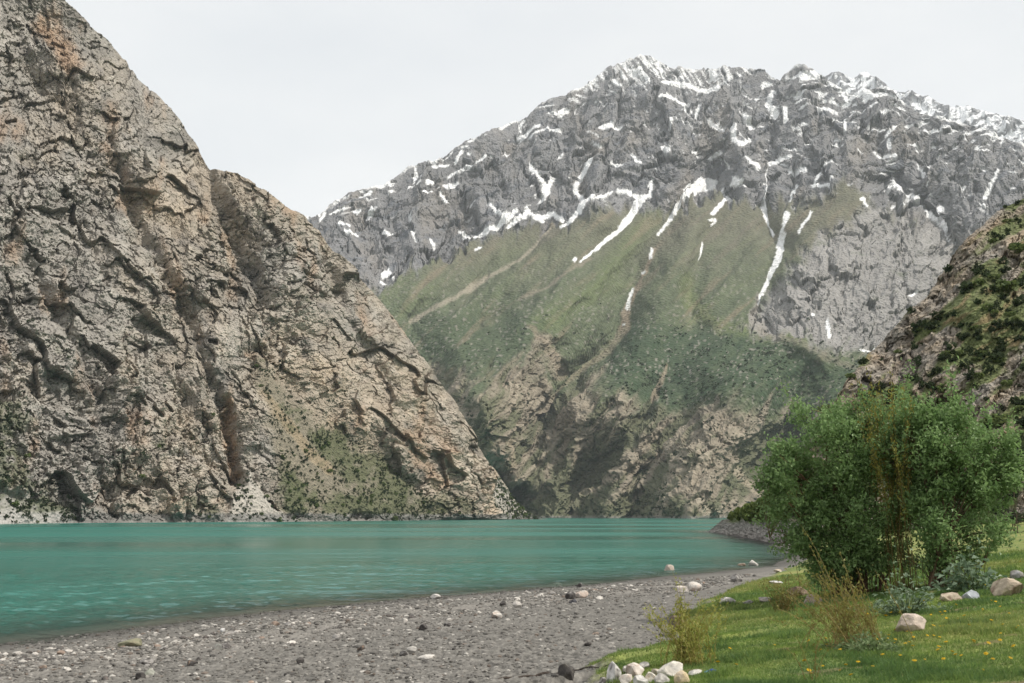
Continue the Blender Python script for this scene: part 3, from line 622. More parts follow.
LEDGE = [(-2.5, 14.6), (-0.3, 15.6), (1.0, 16.7), (2.0, 17.8), (3.4, 19.2), (4.6, 20.2)]

def gfun(x, y, full=False):
    x = np.asarray(x, float); y = np.asarray(y, float)
    r = np.hypot(x, y)
    s = side(x, y, SHORE) + 0.5 * fbm(x / 9, y / 9, 3, 501) * np.clip(r / 40, .2, 1)
    g = side(x, y, TURF) + 1.3 * fbm(x / 3.5, y / 3.5, 5, 502, .6)
    h = np.where(s > 0, 0.058 * s, 0.058 * s - 0.004 * s * s)
    h = np.where(s > 40, 0.058 * 40 + 0.02 * (s - 40), h)
    h = np.maximum(h, -14)
    gp = np.clip(g, 0, None)
    h = h + 0.16 * sst(-0.25, 0.5, g) + 0.075 * np.minimum(gp, 16) + 0.045 * np.clip(gp - 16, 0, 60)
    h = h + 0.10 * fbm(x / 6, y / 6, 3, 503) * sst(-2, 2, s) + 0.03 * fbm(x / 1.3, y / 1.3, 3, 504) * sst(-.5, .5, s)
    # beach cusps / storm ridge
    h = h + 0.10 * np.exp(-((s - 7.5 - 1.2 * fbm(x / 8, y / 8, 2, 505)) / 2.2) ** 2) * (g < 0)
    lw = side(x, y, LEDGE) + 0.12 * fbm(x / .8, y / .8, 3, 506)
    near = sst(1.2, 0.3, dline(x, y, LEDGE, 0.0) - .3)
    h = h + 0.10 * near * sst(0.05, -0.05, lw) * sst(-1.2, 0, -np.abs(lw))
    if full: return h, s, g
    return h
def gz(x, y): return float(gfun(np.array([x]), np.array([y]))[0])
def hit(px, py):
    dx, dy, dz = [float(v) for v in rays(px, py)]
    D = np.geomspace(4, 320, 1500)
    f = CAM_Z + dz * D - gfun(dx * D, dy * D)
    i = int(np.argmax(f < 0)) if (f < 0).any() else len(D) - 1
    a, b = D[max(i - 1, 0)], D[i]
    fa, fb = f[max(i - 1, 0)], f[i]
    d = a + (b - a) * (fa / (fa - fb) if fa != fb else 0)
    return np.array([dx * d, dy * d, gz(dx * d, dy * d)]), d

def build_ground():
    az = np.concatenate([np.linspace(-180, -42, 60)[:-1], np.linspace(-42, 42, 760), np.linspace(42, 180, 60)[1:]])
    rr = np.concatenate([[0.0, .6, 1.5], np.geomspace(3, 130, 640), np.geomspace(135, 12000, 60)])
    a = R(1) * az[None, :]; r = rr[:, None]
    x = r * np.sin(a); y = r * np.cos(a)
    h, s, g = gfun(x, y, True)
    # pebbly micro relief
    peb, pe, pid = cells(x / .09, y / .09, 521); peb2, pe2, pid2 = cells(x / .22, y / .22, 522)
    amp = sst(1.0, -.3, g) * sst(-3, 0, s) * sst(60, 25, r)
    h = h + amp * (0.018 * peb + 0.028 * peb2)
    h = np.where(r > 300, np.minimum(h, np.where(s < 0, -14, h)), h)
    P = np.stack([x, y, h], -1)
    n1 = fbm(x / 1.2, y / 1.2, 4, 531); n2 = fbm(x / .12, y / .12, 3, 532); n3 = fbm(x / 7, y / 7, 3, 533)
    grav = np.array([0.134, 0.126, 0.113]) * (1 + .12 * n1 + .2 * n2 + .15 * n3 + .9 * (pid - .5) * sst(45, 15, r) + .4 * (pid2 - .5) * sst(70, 25, r))[..., None]
    # coarse pale strand of stones along the beach
    strand = np.exp(-((s - 9 - 2 * n3) / 3.2) ** 2) * sst(.0, .3, n1 + .25)
    grav = mixc(grav, (.30, .275, .245), .35 * strand)
    wet = sst(3.0, 0.3, s + .8 * n1)
    grav = grav * (1 - .40 * wet)[..., None]
    bed = np.array([0.150, 0.145, 0.125])
    c = grav + (bed - grav) * sst(0, -2, s)[..., None]
    t1 = np.array([0.175, 0.205, 0.050]); t2 = np.array([0.235, 0.225, 0.080]); t3 = np.array([0.095, 0.140, 0.040])
    tu = t1 + (t2 - t1) * np.clip(.3 + 1.2 * n3 + .5 * n1, 0, 1)[..., None]
    tu = tu + (t3 - tu) * np.clip(.3 - 1.0 * n3 + .9 * n1, 0, 1)[..., None]
    tu = tu * (1 + .35 * n2)[..., None]
    soil = sst(.24, .42, fbm(x / 1.6, y / .7, 4, 540)) * .7
    tu = mixc(tu, (.115, .075, .042), soil)
    gm = sst(-.15, .35, g + .35 * n1 + .15 * n2)
    c = c + (tu - c) * gm[..., None]
    scarp = sst(.5, .1, np.abs(g - .05)) * sst(.0, .25, n1) * sst(40, 25, r)
    c = mixc(c, (.11, .092, .070), .6 * scarp)
    me = grid_mesh('ground', P, c, True)
    o = link('ground', me, M_ground); tag(o, kind='structure')

def build_water():
    az = np.concatenate([np.linspace(-75, -40, 30)[:-1], np.linspace(-36, 36, 620), np.linspace(40, 75, 30)[1:]])
    rr = np.concatenate([np.geomspace(16, 24, 60)[:-1], np.geomspace(24, 330, 860), np.geomspace(335, 9000, 70)])
    a = R(1) * az[None, :]; r = rr[:, None]; x = r * np.sin(a); y = r * np.cos(a)
    h, s, g = gfun(x, y, True)
    ok = s
    gust = .70 + .55 * sst(-.35, .45, fbm(x / 30, y / 75, 3, 611))
    th = R(68); u = x * math.cos(th) + y * math.sin(th); v = -x * math.sin(th) + y * math.cos(th)
    wpx = .8 * pn(u / 3, v / 3, 612)
    z = .015 * pn(u / 1.15 + wpx, v / 2.0, 613) + .022 * pn(u / .6 + wpx, v / 1.0, 614) * sst(120, 70, r) + .014 * pn(u / .3, v / .5, 615) * sst(70, 42, r) + .012 * pn(u / 2.4, v / 4, 616)
    z = z * 3.2 * gust * sst(190, 70, r) * (.25 + .75 * sst(0, -3, s))
    z = z - .006
    P = np.stack([x, y, z], -1)
    depth = np.clip(-h, 0, 20)
    me = grid_mesh('water', P, None, True, {'depth': depth})
    m, t, b, o = new_mat('lake_water')
    b.inputs['Base Color'].default_value = (0.016, 0.128, 0.100, 1)
    b.inputs['Roughness'].default_value = 0.14; b.inputs['IOR'].default_value = 1.333
    g_ = t.nodes.new('ShaderNodeNewGeometry')
    def noise(scale, sx, sy, det, rot=0.0):
        mp = t.nodes.new('ShaderNodeMapping'); mp.inputs['Scale'].default_value = (sx, sy, 1); mp.inputs['Rotation'].default_value = (0, 0, rot)
        t.links.new(g_.outputs['Position'], mp.inputs['Vector'])
        n = t.nodes.new('ShaderNodeTexNoise'); n.inputs['Scale'].default_value = scale; n.inputs['Detail'].default_value = det
        t.links.new(mp.outputs[0], n.inputs['Vector']); return n
    def math_(op, a_, b_):
        n = t.nodes.new('ShaderNodeMath'); n.operation = op
        for k, v in enumerate((a_, b_)):
            if isinstance(v, (int, float)): n.inputs[k].default_value = v
            else: t.links.new(v, n.inputs[k])
        return n.outputs[0]
    nA = noise(0.8, .5, 1.0, 4, .35); nB = noise(0.16, .5, 1.0, 3, .2); nW = noise(0.012, .35, 1.0, 3, .25)
    hgt = math_('ADD', math_('MULTIPLY', nA.outputs['Fac'], 0.30), math_('MULTIPLY', nB.outputs['Fac'], 1.6))
    bp = t.nodes.new('ShaderNodeBump'); bp.inputs['Distance'].default_value = 1.0
    mr = t.nodes.new('ShaderNodeMapRange'); mr.inputs['From Min'].default_value = .35; mr.inputs['From Max'].default_value = .65; mr.inputs['To Min'].default_value = .15; mr.inputs['To Max'].default_value = 1.0
    rg = t.nodes.new('ShaderNodeMapRange'); rg.inputs['From Min'].default_value = .38; rg.inputs['From Max'].default_value = .62; rg.inputs['To Min'].default_value = .10; rg.inputs['To Max'].default_value = .42
    t.links.new(nW.outputs['Fac'], rg.inputs['Value']); t.links.new(rg.outputs[0], b.inputs['Roughness'])
    t.links.new(nW.outputs['Fac'], mr.inputs['Value']); t.links.new(mr.outputs[0], bp.inputs['Strength'])
    t.links.new(hgt, bp.inputs['Height']); t.links.new(bp.outputs[0], b.inputs['Normal'])
    at_ = t.nodes.new('ShaderNodeAttribute'); at_.attribute_name = 'depth'
    fac = math_('SUBTRACT', 1.0, math_('POWER', 2.718, math_('MULTIPLY', at_.outputs['Fac'], -2.2)))
    tr = t.nodes.new('ShaderNodeBsdfTransparent'); tr.inputs['Color'].default_value = (.80, .88, .86, 1)
    gl = t.nodes.new('ShaderNodeBsdfGlossy'); gl.inputs['Roughness'].default_value = .1; t.links.new(bp.outputs[0], gl.inputs['Normal'])
    fr = t.nodes.new('ShaderNodeFresnel'); fr.inputs['IOR'].default_value = 1.333; t.links.new(bp.outputs[0], fr.inputs['Normal'])
    sh = t.nodes.new('ShaderNodeMixShader'); t.links.new(fr.outputs[0], sh.inputs[0]); t.links.new(tr.outputs[0], sh.inputs[1]); t.links.new(gl.outputs[0], sh.inputs[2])
    ms = t.nodes.new('ShaderNodeMixShader'); t.links.new(fac, ms.inputs[0]); t.links.new(sh.outputs[0], ms.inputs[1]); t.links.new(b.outputs[0], ms.inputs[2])
    t.links.new(ms.outputs[0], o.inputs['Surface'])
    ob = link('water', me, m); tag(ob, kind='structure')

CL = build_cliff()
MT = build_mountain()
build_far_ridge()
HL = build_hillside()
build_ground()
build_water()

# ------------------------------------------------------------------ haze
def build_haze():
    x0, x1, y0, y1, z0, z1 = -9000, 9000, -200, 13000, -31, 2900
    V = [(x, y, z) for z in (z0, z1) for y in (y0, y1) for x in (x0, x1)]
    Fc = [(0, 2, 3, 1), (4, 5, 7, 6), (0, 1, 5, 4), (2, 6, 7, 3), (0, 4, 6, 2), (1, 3, 7, 5)]
    me = mesh_np('haze', V, Fc, 4)
    m = bpy.data.materials.new('haze'); m.use_nodes = True; t = m.node_tree; t.nodes.clear()
    o = t.nodes.new('ShaderNodeOutputMaterial'); v = t.nodes.new('ShaderNodeVolumePrincipled')
    v.inputs['Color'].default_value = (.90, .94, 1.0, 1); v.inputs['Density'].default_value = HAZE
    t.links.new(v.outputs[0], o.inputs['Volume'])
    ob = link('haze', me, m); tag(ob, kind='stuff'); ob.display_type = 'WIRE'
HAZE = 3.0e-5
build_haze()
#@@DETAILS@@
# ================================================================== stones
def ico(sub):
    bm = bmesh.new(); bmesh.ops.create_icosphere(bm, subdivisions=sub, radius=1.0)
    V = np.array([v.co[:] for v in bm.verts]); Fc = np.array([[v.index for v in f.verts] for f in bm.faces]); bm.free()
    return V, Fc
ICO = {k: ico(k) for k in (1, 2, 3, 4)}

def rock_shape(seed, dims, sub=3, ncut=11, rough=0.05):
    r = np.random.default_rng(seed)
    V, Fc = ICO[sub]; V = V.copy()
    for k in range(ncut):
        n = r.normal(size=3); n /= np.linalg.norm(n); d = r.uniform(.52, .88)
        e = V @ n - d; V = V - np.clip(e, 0, None)[:, None] * n
    nz_ = fbm(V[:, 0] * 1.7 + seed, V[:, 1] * 1.7 + V[:, 2] * 1.3, 4, seed)
    V = V * (1 + rough * 2 * nz_)[:, None]
    V = V / np.abs(V).max(0)
    V = V * (np.array(dims) / 2)
    V[:, 2] -= V[:, 2].min()
    return V, Fc, nz_

def stone_mesh(seed, dims, col, col2, sub=3, ncut=11, stain=0.3):
    V, Fc, nz_ = rock_shape(seed, dims, sub, ncut)
    q = V / max(dims)
    m = sst(.05, .3, fbm(q[:, 0] * 3 + seed, q[:, 1] * 3 + q[:, 2] * 2.5, 4, seed + 5) + stain - .3)
    c = np.array(col) + (np.array(col2) - np.array(col)) * m[:, None]
    c = c * (1 + .25 * fbm(q[:, 0] * 14, q[:, 2] * 14 + q[:, 1] * 9, 3, seed + 9))[:, None]
    return mesh_np('stone', V, Fc, 3, c)

WHITE = (.47, .44, .40); PINK = (.42, .34, .285); GREY = (.24, .225, .21); DARK = (.062, .056, .052); TAN = (.40, .33, .25); BLUE = (.30, .32, .34); BROWN = (.20, .14, .10)
def stone(px, py, wp, hp, col, col2, label, seed, sub=3, stain=.3, name='stone', group=None, rz=None, depth=.85):
    p, d = hit(px, py)
    w = wp * d / F; h = hp * d / F
    sink = .34 * h
    me = stone_mesh(seed, (w, w * depth, h + sink), col, col2, sub, stain=stain)
    o = link(name, me, M_stone, loc=(p[0], p[1] + w * .25, p[2] - sink))
    o.rotation_euler = (0, 0, (seed * 1.7) % .7 - .35 if rz is None else rz)
    tag(o, label, 'stone', group)
    return o

STONES = [
 (567, 679, 17, 17, DARK, (.11, .10, .085), 'dark upright pointed stone alone on the gravel left of the white rock heap'),
 (581, 598, 15, 8, PINK, WHITE, 'pinkish white blocky stone on the upper beach beside a dark lump'),
 (571, 599, 11, 8, DARK, GREY, 'dark lumpy stone touching the left side of the pinkish white one'),
 (573, 603, 8, 4, (.10, .10, .11), GREY, 'small flat blue grey stone just below the dark lump on the upper beach'),
 (669, 574, 12, 10, PINK, GREY, 'rounded pinkish grey boulder standing at the water edge'),
 (653, 575, 10, 5, WHITE, DARK, 'low white and black stone at the water edge left of the pinkish grey boulder'),
 (660, 575, 4, 3, WHITE, GREY, 'tiny white stone between the black and white stone and the pinkish boulder'),
 (695, 591, 15, 9, WHITE, PINK, 'bright white wedge shaped stone on the beach above the small yellow shrub'),
 (683, 592, 15, 7, (.44, .40, .36), TAN, 'low pale stone lying against the left of the white wedge stone'),
 (737, 582, 14, 8, GREY, DARK, 'grey brown slanting stone with dark underside at the upper beach near the turf'),
 (754, 566, 9, 6, WHITE, WHITE, 'white stone at the water edge under the big shrub branches'),
 (742, 567, 8, 4, BROWN, PINK, 'reddish brown flat stone at the water edge left of the white one'),
 (727, 604, 20, 7, GREY, WHITE, 'long grey stone at the turf edge right of the yellow shrub'),
 (749, 604, 11, 4, GREY, DARK, 'low flat dark edged stone in turf right of the long grey one'),
 (765, 602, 14, 6, (.40, .35, .31), GREY, 'pale brown stone in the turf beside the small dark shrub'),
 (777, 584, 14, 3, (.42, .43, .43), WHITE, 'very flat pale slab lying in the grass under the big shrub'),
 (778, 572, 8, 3, TAN, WHITE, 'small flat tan stone at the grass edge beneath low branches'),
 (800, 596, 22, 10, BROWN, TAN, 'brown weathered boulder in the grass behind the dry twigs'),
 (814, 606, 18, 12, (.25, .20, .17), PINK, 'rough reddish grey boulder tucked beneath the big shrub behind dry stems'),
 (678, 630, 16, 15, (.17, .135, .11), BROWN, 'brown cube like stone standing behind the small yellow shrub'),
 (615, 682, 16, 19, (.56, .54, .51), DARK, 'white stone with black marks at the left end of the rock heap'),
 (636, 676, 18, 13, (.54, .48, .43), PINK, 'whitish pink stone with a brown patch second in the rock heap'),
 (646, 668, 13, 6, WHITE, WHITE, 'narrow white stone lying across the back of the rock heap'),
 (650, 682, 15, 9, (.46, .43, .38), TAN, 'pale crumbly stone in the middle of the rock heap'),
 (673, 676, 29, 14, (.55, .51, .45), WHITE, 'largest whitish rounded boulder of the rock heap by the yellow shrub'),
 (663, 684, 15, 10, WHITE, GREY, 'white stone in front of the largest rounded boulder of the heap'),
 (684, 684, 18, 14, (.50, .40, .25), TAN, 'yellowish stained stone at the right end of the rock heap'),
 (696, 675, 14, 5, (.55, .52, .47), WHITE, 'low white stone on the grass right of the rock heap near the blue litter'),
 (627, 684, 15, 10, (.50, .46, .41), PINK, 'pinkish white stone at the front of the heap beside the black marked one'),
 (628, 673, 10, 7, WHITE, GREY, 'small white stone wedged between the black marked stone and the whitish pink one'),
 (641, 687, 15, 11, (.48, .46, .43), WHITE, 'pale grey stone lowest in the rock heap at the picture edge'),
 (656, 675, 10, 6, (.50, .44, .37), TAN, 'small cream stone touching the left side of the largest rounded boulder'),
 (604, 686, 11, 9, (.10, .09, .085), WHITE, 'dark wet looking stone at the lower left foot of the rock heap'),
 (913, 632, 29, 17, (.44, .37, .31), PINK, 'big beige boulder alone on the flowery grass in front of the leafy plants'),
 (952, 601, 22, 8, TAN, BROWN, 'tan flat topped stone on the grass below the broad leaved plant'),
 (972, 599, 16, 8, BLUE, (.40, .42, .44), 'smooth blue grey stone next to the tan flat topped stone'),
 (1012, 595, 27, 15, TAN, BROWN, 'large tan boulder with dark base at the right edge of the meadow'),
 (1018, 579, 14, 8, GREY, (.30, .30, .31), 'small grey stone in the grass above the large tan boulder'),
 (434, 599, 13, 5, (.48, .45, .42), DARK, 'white topped flat stone with black base near the waterline at mid beach'),
 (423, 631, 9, 7, DARK, DARK, 'black rounded stone in the pebble band, the biggest black one left of centre'),
 (361, 651, 8, 6, DARK, BROWN, 'dark angular stone leaning in the pale pebble strip'),
 (405, 656, 11, 6, DARK, GREY, 'dark low stone beside a white flake in the pebble strip'),
 (412, 653, 12, 6, (.36, .34, .31), WHITE, 'grey stone just right of the dark low stone in the pebble strip'),
 (427, 659, 20, 4, WHITE, (.44, .42, .39), 'long white flake of rock lying flat in the pebble strip'),
 (299, 664, 9, 6, DARK, DARK, 'black stone alone in the pale pebbles of the lower beach'),
 (139, 679, 9, 6, DARK, DARK, 'black stone beside greenish stones at the lower left beach'),
 (148, 676, 16, 6, (.26, .26, .22), (.20, .21, .15), 'greenish grey slab touching the black stone at lower left'),
 (145, 664, 13, 6, GREY, DARK, 'grey stone with dark lower edge above the greenish slab'),
 (191, 666, 13, 5, DARK, BROWN, 'wide black flat stone below the pale pebble streak'),
 (216, 650, 9, 6, (.20, .20, .18), GREY, 'olive grey stone at the right end of the pale pebble streak'),
 (226, 648, 10, 5, (.10, .09, .085), GREY, 'dark brown stone right beside the olive grey one'),
 (128, 647, 22, 7, (.19, .185, .12), (.25, .22, .15), 'mossy yellowish low rock in the dark gravel near the water'),
 (65, 671, 9, 4, WHITE, DARK, 'single white stone with dark shadow edge in the dark gravel at far left'),
 (222, 632, 5, 4, (.42, .42, .42), WHITE, 'small round pale stone alone in the wet gravel below the waterline'),
 (503, 606, 7, 5, DARK, DARK, 'small black stone on the upper pebble band near mid beach'),
 (517, 608, 9, 7, (.40, .37, .34), WHITE, 'light grey upright stone next to a small black stone, upper pebble band'),
 (496, 618, 12, 7, WHITE, PINK, 'white angular stone, largest pale one of the mid pebble band'),
 (557, 585, 9, 3, WHITE, WHITE, 'flat white flake at the water edge at mid beach'),
 (580, 588, 7, 5, DARK, GREY, 'dark stone at the water edge above the pinkish white block'),
 (448, 627, 9, 4, DARK, GREY, 'flat dark stone at the left end of the mid pebble band'),
]
for k, (px, py, w, h, c1, c2, lab) in enumerate(STONES):
    stone(px, py, w, h, c1, c2, lab, 900 + 13 * k, 4 if w > 20 else 3)

# ---- pebbles one can still count on the beach
def beach_points(n, r0, r1, az0, az1, rs, weight):
    out = []
    while len(out) < n:
        r = np.exp(rs.uniform(math.log(r0), math.log(r1), 6000)); a = R(1) * rs.uniform(az0, az1, 6000)
        x = r * np.sin(a); y = r * np.cos(a)
        h, s, g = gfun(x, y, True)
        w = weight(x, y, s, g)
        k = rs.uniform(0, 1, 6000) < w
        out += list(zip(x[k], y[k], h[k]))
    return np.array(out[:n])
rs = np.random.default_rng(21)
def strand_w(x, y, s, g):
    n3 = fbm(x / 7, y / 7, 3, 533)
    return np.where((s > .4) & (g < -1.5), .03 + .9 * np.exp(-((s - 8 - 2 * n3) / 3.2) ** 2), 0) * sst(-.05, .3, .12 + fbm(x / 2.6, y / 2.6, 3, 77))
kinds = [('pale', WHITE, (.42, .38, .34), 'small whitish pebble lying among the beach gravel', 'whitish pebbles on the beach'),
         ('grey', GREY, (.30, .27, .24), 'small mid grey pebble lying among the beach gravel', 'grey pebbles on the beach'),
         ('dark', (.075, .068, .062), (.12, .10, .09), 'small blackish pebble lying among the beach gravel', 'blackish pebbles on the beach'),
         ('rust', (.22, .165, .13), (.30, .24, .19), 'small rusty brown pebble lying among the beach gravel', 'rusty brown pebbles on the beach')]
protos = {}
for kn, ca_, cb_, lab, grp in kinds:
    protos[kn] = [stone_mesh(2000 + 7 * i + len(kn) * 31, (1, .8, .5 + .1 * (i % 3)), ca_, cb_, 2, 9) for i in range(5)]
    for me in protos[kn]: me.materials.append(M_stone)
pts = beach_points(285, 15, 62, -29, 12, rs, strand_w)
for i, (x, y, z) in enumerate(pts):
    kn, _, _, lab, grp = kinds[int(rs.choice(4, p=[.40, .26, .24, .10]))]
    o = bpy.data.objects.new('pebble', protos[kn][int(rs.integers(5))]); COL.objects.link(o)
    sz = float(np.clip(rs.lognormal(-2.05, .38), .07, .32)) * (0.8 + np.hypot(x, y) / 90)
    o.location = (x, y, z - .12 * sz); o.rotation_euler = (rs.uniform(-.2, .2), rs.uniform(-.2, .2), rs.uniform(0, 6.28)); o.scale = (sz, sz, sz * rs.uniform(.6, 1.1))
    tag(o, lab, 'pebble', grp)

# ---- gravel as one mass
def gravel(n):
    V0, F0 = ICO[1]
    P = np.concatenate([beach_points(n // 2, 11, 60, -30, 14, rs, lambda x, y, s, g: np.where((s > -.6) & (g < .1), .35, 0) * (.25 + .75 * sst(-.5, -5, g))),
                        beach_points(n - n // 2, 12, 66, -30, 14, rs, strand_w)])
    m = len(P); d = np.hypot(P[:, 0], P[:, 1])
    sz = np.clip(rs.lognormal(-3.75, .42, m), .012, .07) * (.7 + d / 30)
    sc = np.stack([sz * rs.uniform(.8, 1.3, m), sz * rs.uniform(.7, 1.1, m), sz * rs.uniform(.35, .75, m)], -1)
    a = rs.uniform(0, 6.28, m); ca, sa = np.cos(a), np.sin(a)
    jit = rs.uniform(.78, 1.15, (m, 1, 3))
    L = V0[None] * jit * sc[:, None, :]
    X = L[..., 0] * ca[:, None] - L[..., 1] * sa[:, None]; Y = L[..., 0] * sa[:, None] + L[..., 1] * ca[:, None]
    V = np.stack([X, Y, L[..., 2]], -1) + P[:, None, :] + np.array([0, 0, .004])
    base = np.array([(.128, .120, .107), (.19, .178, .16), (.075, .07, .064), (.34, .32, .29), (.14, .115, .095)])
    c = base[rs.choice(5, m, p=[.44, .24, .14, .12, .06])] * rs.uniform(.75, 1.25, (m, 1))
    h, s, g = gfun(P[:, 0], P[:, 1], True)
    c = c * (1 - .45 * sst(3.0, .3, s))[:, None]
    Fa = (F0[None] + (np.arange(m) * len(V0))[:, None, None]).reshape(-1, 3)
    o = link('gravel', mesh_np('gravel', V.reshape(-1, 3), Fa, 3, np.repeat(c, len(V0), 0)), M_gravel)
    tag(o, kind='stuff')
gravel(22000)

# ================================================================== plants: helpers
def leaves(Cn, Dr, Nm, ln, wd, col, name='foliage', fold=.25):
    """kite-shaped leaves: centre, long direction, face normal"""
    Dr = Dr / (np.linalg.norm(Dr, axis=1, keepdims=True) + 1e-9)
    Sd = np.cross(Nm, Dr); Sd /= (np.linalg.norm(Sd, axis=1, keepdims=True) + 1e-9)
    Up = np.cross(Dr, Sd)
    ln = ln[:, None]; wd = wd[:, None]
    b = Cn - Dr * ln * .5; t = Cn + Dr * ln * .5 - Up * ln * .12
    l = Cn - Dr * ln * .05 + Sd * wd * .5 + Up * wd * fold; r = Cn - Dr * ln * .05 - Sd * wd * .5 + Up * wd * fold
    V = np.stack([b, r, t, l], 1).reshape(-1, 3)
    i = np.arange(len(Cn)) * 4
    Fc = np.concatenate([np.stack([i, i + 1, i + 2], -1), np.stack([i, i + 2, i + 3], -1)])
    return mesh_np(name, V, Fc, 3, np.repeat(col, 4, 0))

def tubes(lines, name, col, sides=4):
    """lines: list of (points (k,3), r0, r1)"""
    Vs, Fs, Cs, off = [], [], [], 0
    for pts_, r0, r1 in lines:
        pts_ = np.asarray(pts_, float); k = len(pts_)
        tg = np.gradient(pts_, axis=0); tg /= (np.linalg.norm(tg, axis=1, keepdims=True) + 1e-9)
        ref = np.array([1.0, .3, .1]); a = np.cross(tg, ref); a /= (np.linalg.norm(a, axis=1, keepdims=True) + 1e-9); b = np.cross(tg, a)
        rr = np.linspace(r0, r1, k)[:, None, None]
        th = np.arange(sides) * 2 * math.pi / sides
        ring = pts_[:, None, :] + rr * (np.cos(th)[None, :, None] * a[:, None, :] + np.sin(th)[None, :, None] * b[:, None, :])
        Vs.append(ring.reshape(-1, 3))
        i = off + np.arange(k * sides).reshape(k, sides)
        j = np.roll(i, -1, 1)
        Fs.append(np.stack([i[:-1], j[:-1], j[1:], i[1:]], -1).reshape(-1, 4)); off += k * sides
        cc = np.array(col) * rng.uniform(.75, 1.25)
        Cs.append(np.tile(cc, (k * sides, 1)))
    return mesh_np(name, np.concatenate(Vs), np.concatenate(Fs), 4, np.concatenate(Cs), True)

def bez(a, b, c, n=8):
    t = np.linspace(0, 1, n)[:, None]
    return (1 - t) ** 2 * np.array(a) + 2 * t * (1 - t) * np.array(b) + t ** 2 * np.array(c)

def shrub(name, label, base, lobes, r, ncl, nleaf, lsize, colA, colB, nstem=10, stemcol=(.10, .075, .05), baser=.35, stem_r=.03, cl_r=.17, group=None, cat='shrub', lowstems=0, seedp=0.0, clump=1.0):
    """lobes: (x, y, z, rx, ry, rz) in metres from the base"""
    root = empty(name, tuple(base)); tag(root, label, cat, group)
    L = np.array(lobes, float); vol = (L[:, 3] * L[:, 4] * L[:, 5]) ** .8; pk = vol / vol.sum()
    k = r.choice(len(L), ncl, p=pk)
    nsub = max(6, ncl // 15)
    ks = r.choice(len(L), nsub, p=pk); us = r.normal(size=(nsub, 3)); us /= np.linalg.norm(us, axis=1, keepdims=True)
    sub = L[ks, :3] + us * L[ks, 3:] * (r.uniform(.25, 1, nsub) ** .4 * .93)[:, None]
    sr = r.uniform(.22, .46, nsub) * clump
    q = r.choice(nsub, ncl, p=sr ** 2 / (sr ** 2).sum())
    u = r.normal(size=(ncl, 3)) + np.array([0, 0, .35]) + us[q] * .5; u /= np.linalg.norm(u, axis=1, keepdims=True)
    Cs_ = sub[q] + u * (sr[q] * r.uniform(.6, 1.1, ncl))[:, None]
    rad = r.uniform(.12, 1, ncl) ** .42
    rad = rad * (1 + .22 * fbm(u[:, 0] * 2.2 + k * 3.1 + seedp, u[:, 2] * 2.2 + u[:, 1], 3, 91))
    Cc = np.where((r.uniform(size=ncl) < .82)[:, None], Cs_, L[k, :3] + u * L[k, 3:] * rad[:, None])
    ok = Cc[:, 2] > .12
    Cc = Cc[ok]; u = u[ok]; ncl = len(Cc)
    gap = fbm(Cc[:, 0] * .9 + 5 + seedp, Cc[:, 2] * .9 + Cc[:, 1] * .6, 3, 93)
    Cc = Cc[gap > -.25]; u = u[gap > -.25]; ncl = len(Cc)
    # stems reach up into the lobes
    stems = []
    for i in range(nstem):
        l = L[i % len(L)]
        tipp = l[:3] + np.array([r.uniform(-.75, .75) * l[3], r.uniform(-.7, .7) * l[4], r.uniform(.0, .85) * l[5]])
        a = np.array([r.normal() * baser, r.normal() * baser * .7, -.08])
        mid = np.array([a[0] * 1.3 + .25 * (tipp[0] - a[0]), a[1] * 1.3 + .25 * (tipp[1] - a[1]), tipp[2] * .62])
        stems.append(bez(a, mid, tipp, 10))
    for sline in stems:
        link('stem', tubes([(sline, stem_r * r.uniform(.7, 1.3), stem_r * .25)], 'stem', stemcol, 5), M_bark, root)
    SP = np.concatenate(stems)
    tw = []
    for c in Cc[r.uniform(size=ncl) < .6]:
        dd = np.linalg.norm((SP - c) * np.array([1, 1, .8]), axis=1) + 2.0 * np.clip(SP[:, 2] - c[2] + .1, 0, None)
        q = SP[int(np.argmin(dd))]
        tw.append((bez(q, (q + c) / 2 + np.array([0, 0, .12]), c, 4), stem_r * .28, stem_r * .1))
    for i in range(lowstems):
        a = np.array([r.normal() * baser * 1.6, r.normal() * baser, -.05]); hh = r.uniform(.5, 1.5)
        tw.append((bez(a, a + np.array([r.normal() * .15, r.normal() * .1, hh * .6]), a + np.array([r.normal() * .35, r.normal() * .2, hh]), 5), stem_r * .4, stem_r * .12))
    # young shoots standing out of the crown
    sh = []
    top = Cc[:, 2] + .25 * np.abs(Cc[:, 0])
    for i in r.choice(ncl, min(ncl, nstem * 2), p=np.clip(top - top.min(), .01, None) ** 2 / (np.clip(top - top.min(), .01, None) ** 2).sum(), replace=False):
        L_ = r.uniform(.12, .75) ** 1.3; dv = u[i] * .6 + np.array([0, 0, .8]) + r.normal(size=3) * .15
        for t_ in np.linspace(.3, 1.0, 3): sh.append(Cc[i] + dv * L_ * t_)
        tw.append((bez(Cc[i], Cc[i] + dv * L_ * .5, Cc[i] + dv * L_, 4), stem_r * .2, stem_r * .08))
    link('twigs', tubes(tw, 'twigs', stemcol, 3), M_bark, root)
    Cc = np.concatenate([Cc, np.array(sh)]); u = np.concatenate([u, np.tile((0, 0, 1.0), (len(sh), 1))]); ncl = len(Cc)
    # leaves
    N = ncl * nleaf
    ci = np.repeat(np.arange(ncl), nleaf)
    axis = u[ci] * .8 + np.array([0, 0, .5]) + r.normal(size=(N, 3)) * .25
    along = r.uniform(-1.0, 1.0, N)
    P = Cc[ci] + axis * (along * cl_r * 1.25)[:, None] + r.normal(size=(N, 3)) * cl_r * .55
    Dr = axis * .6 + r.normal(size=(N, 3)) * .7
    Nm = np.array([0, 0, .8]) + u[ci] * .45 + r.normal(size=(N, 3)) * .55
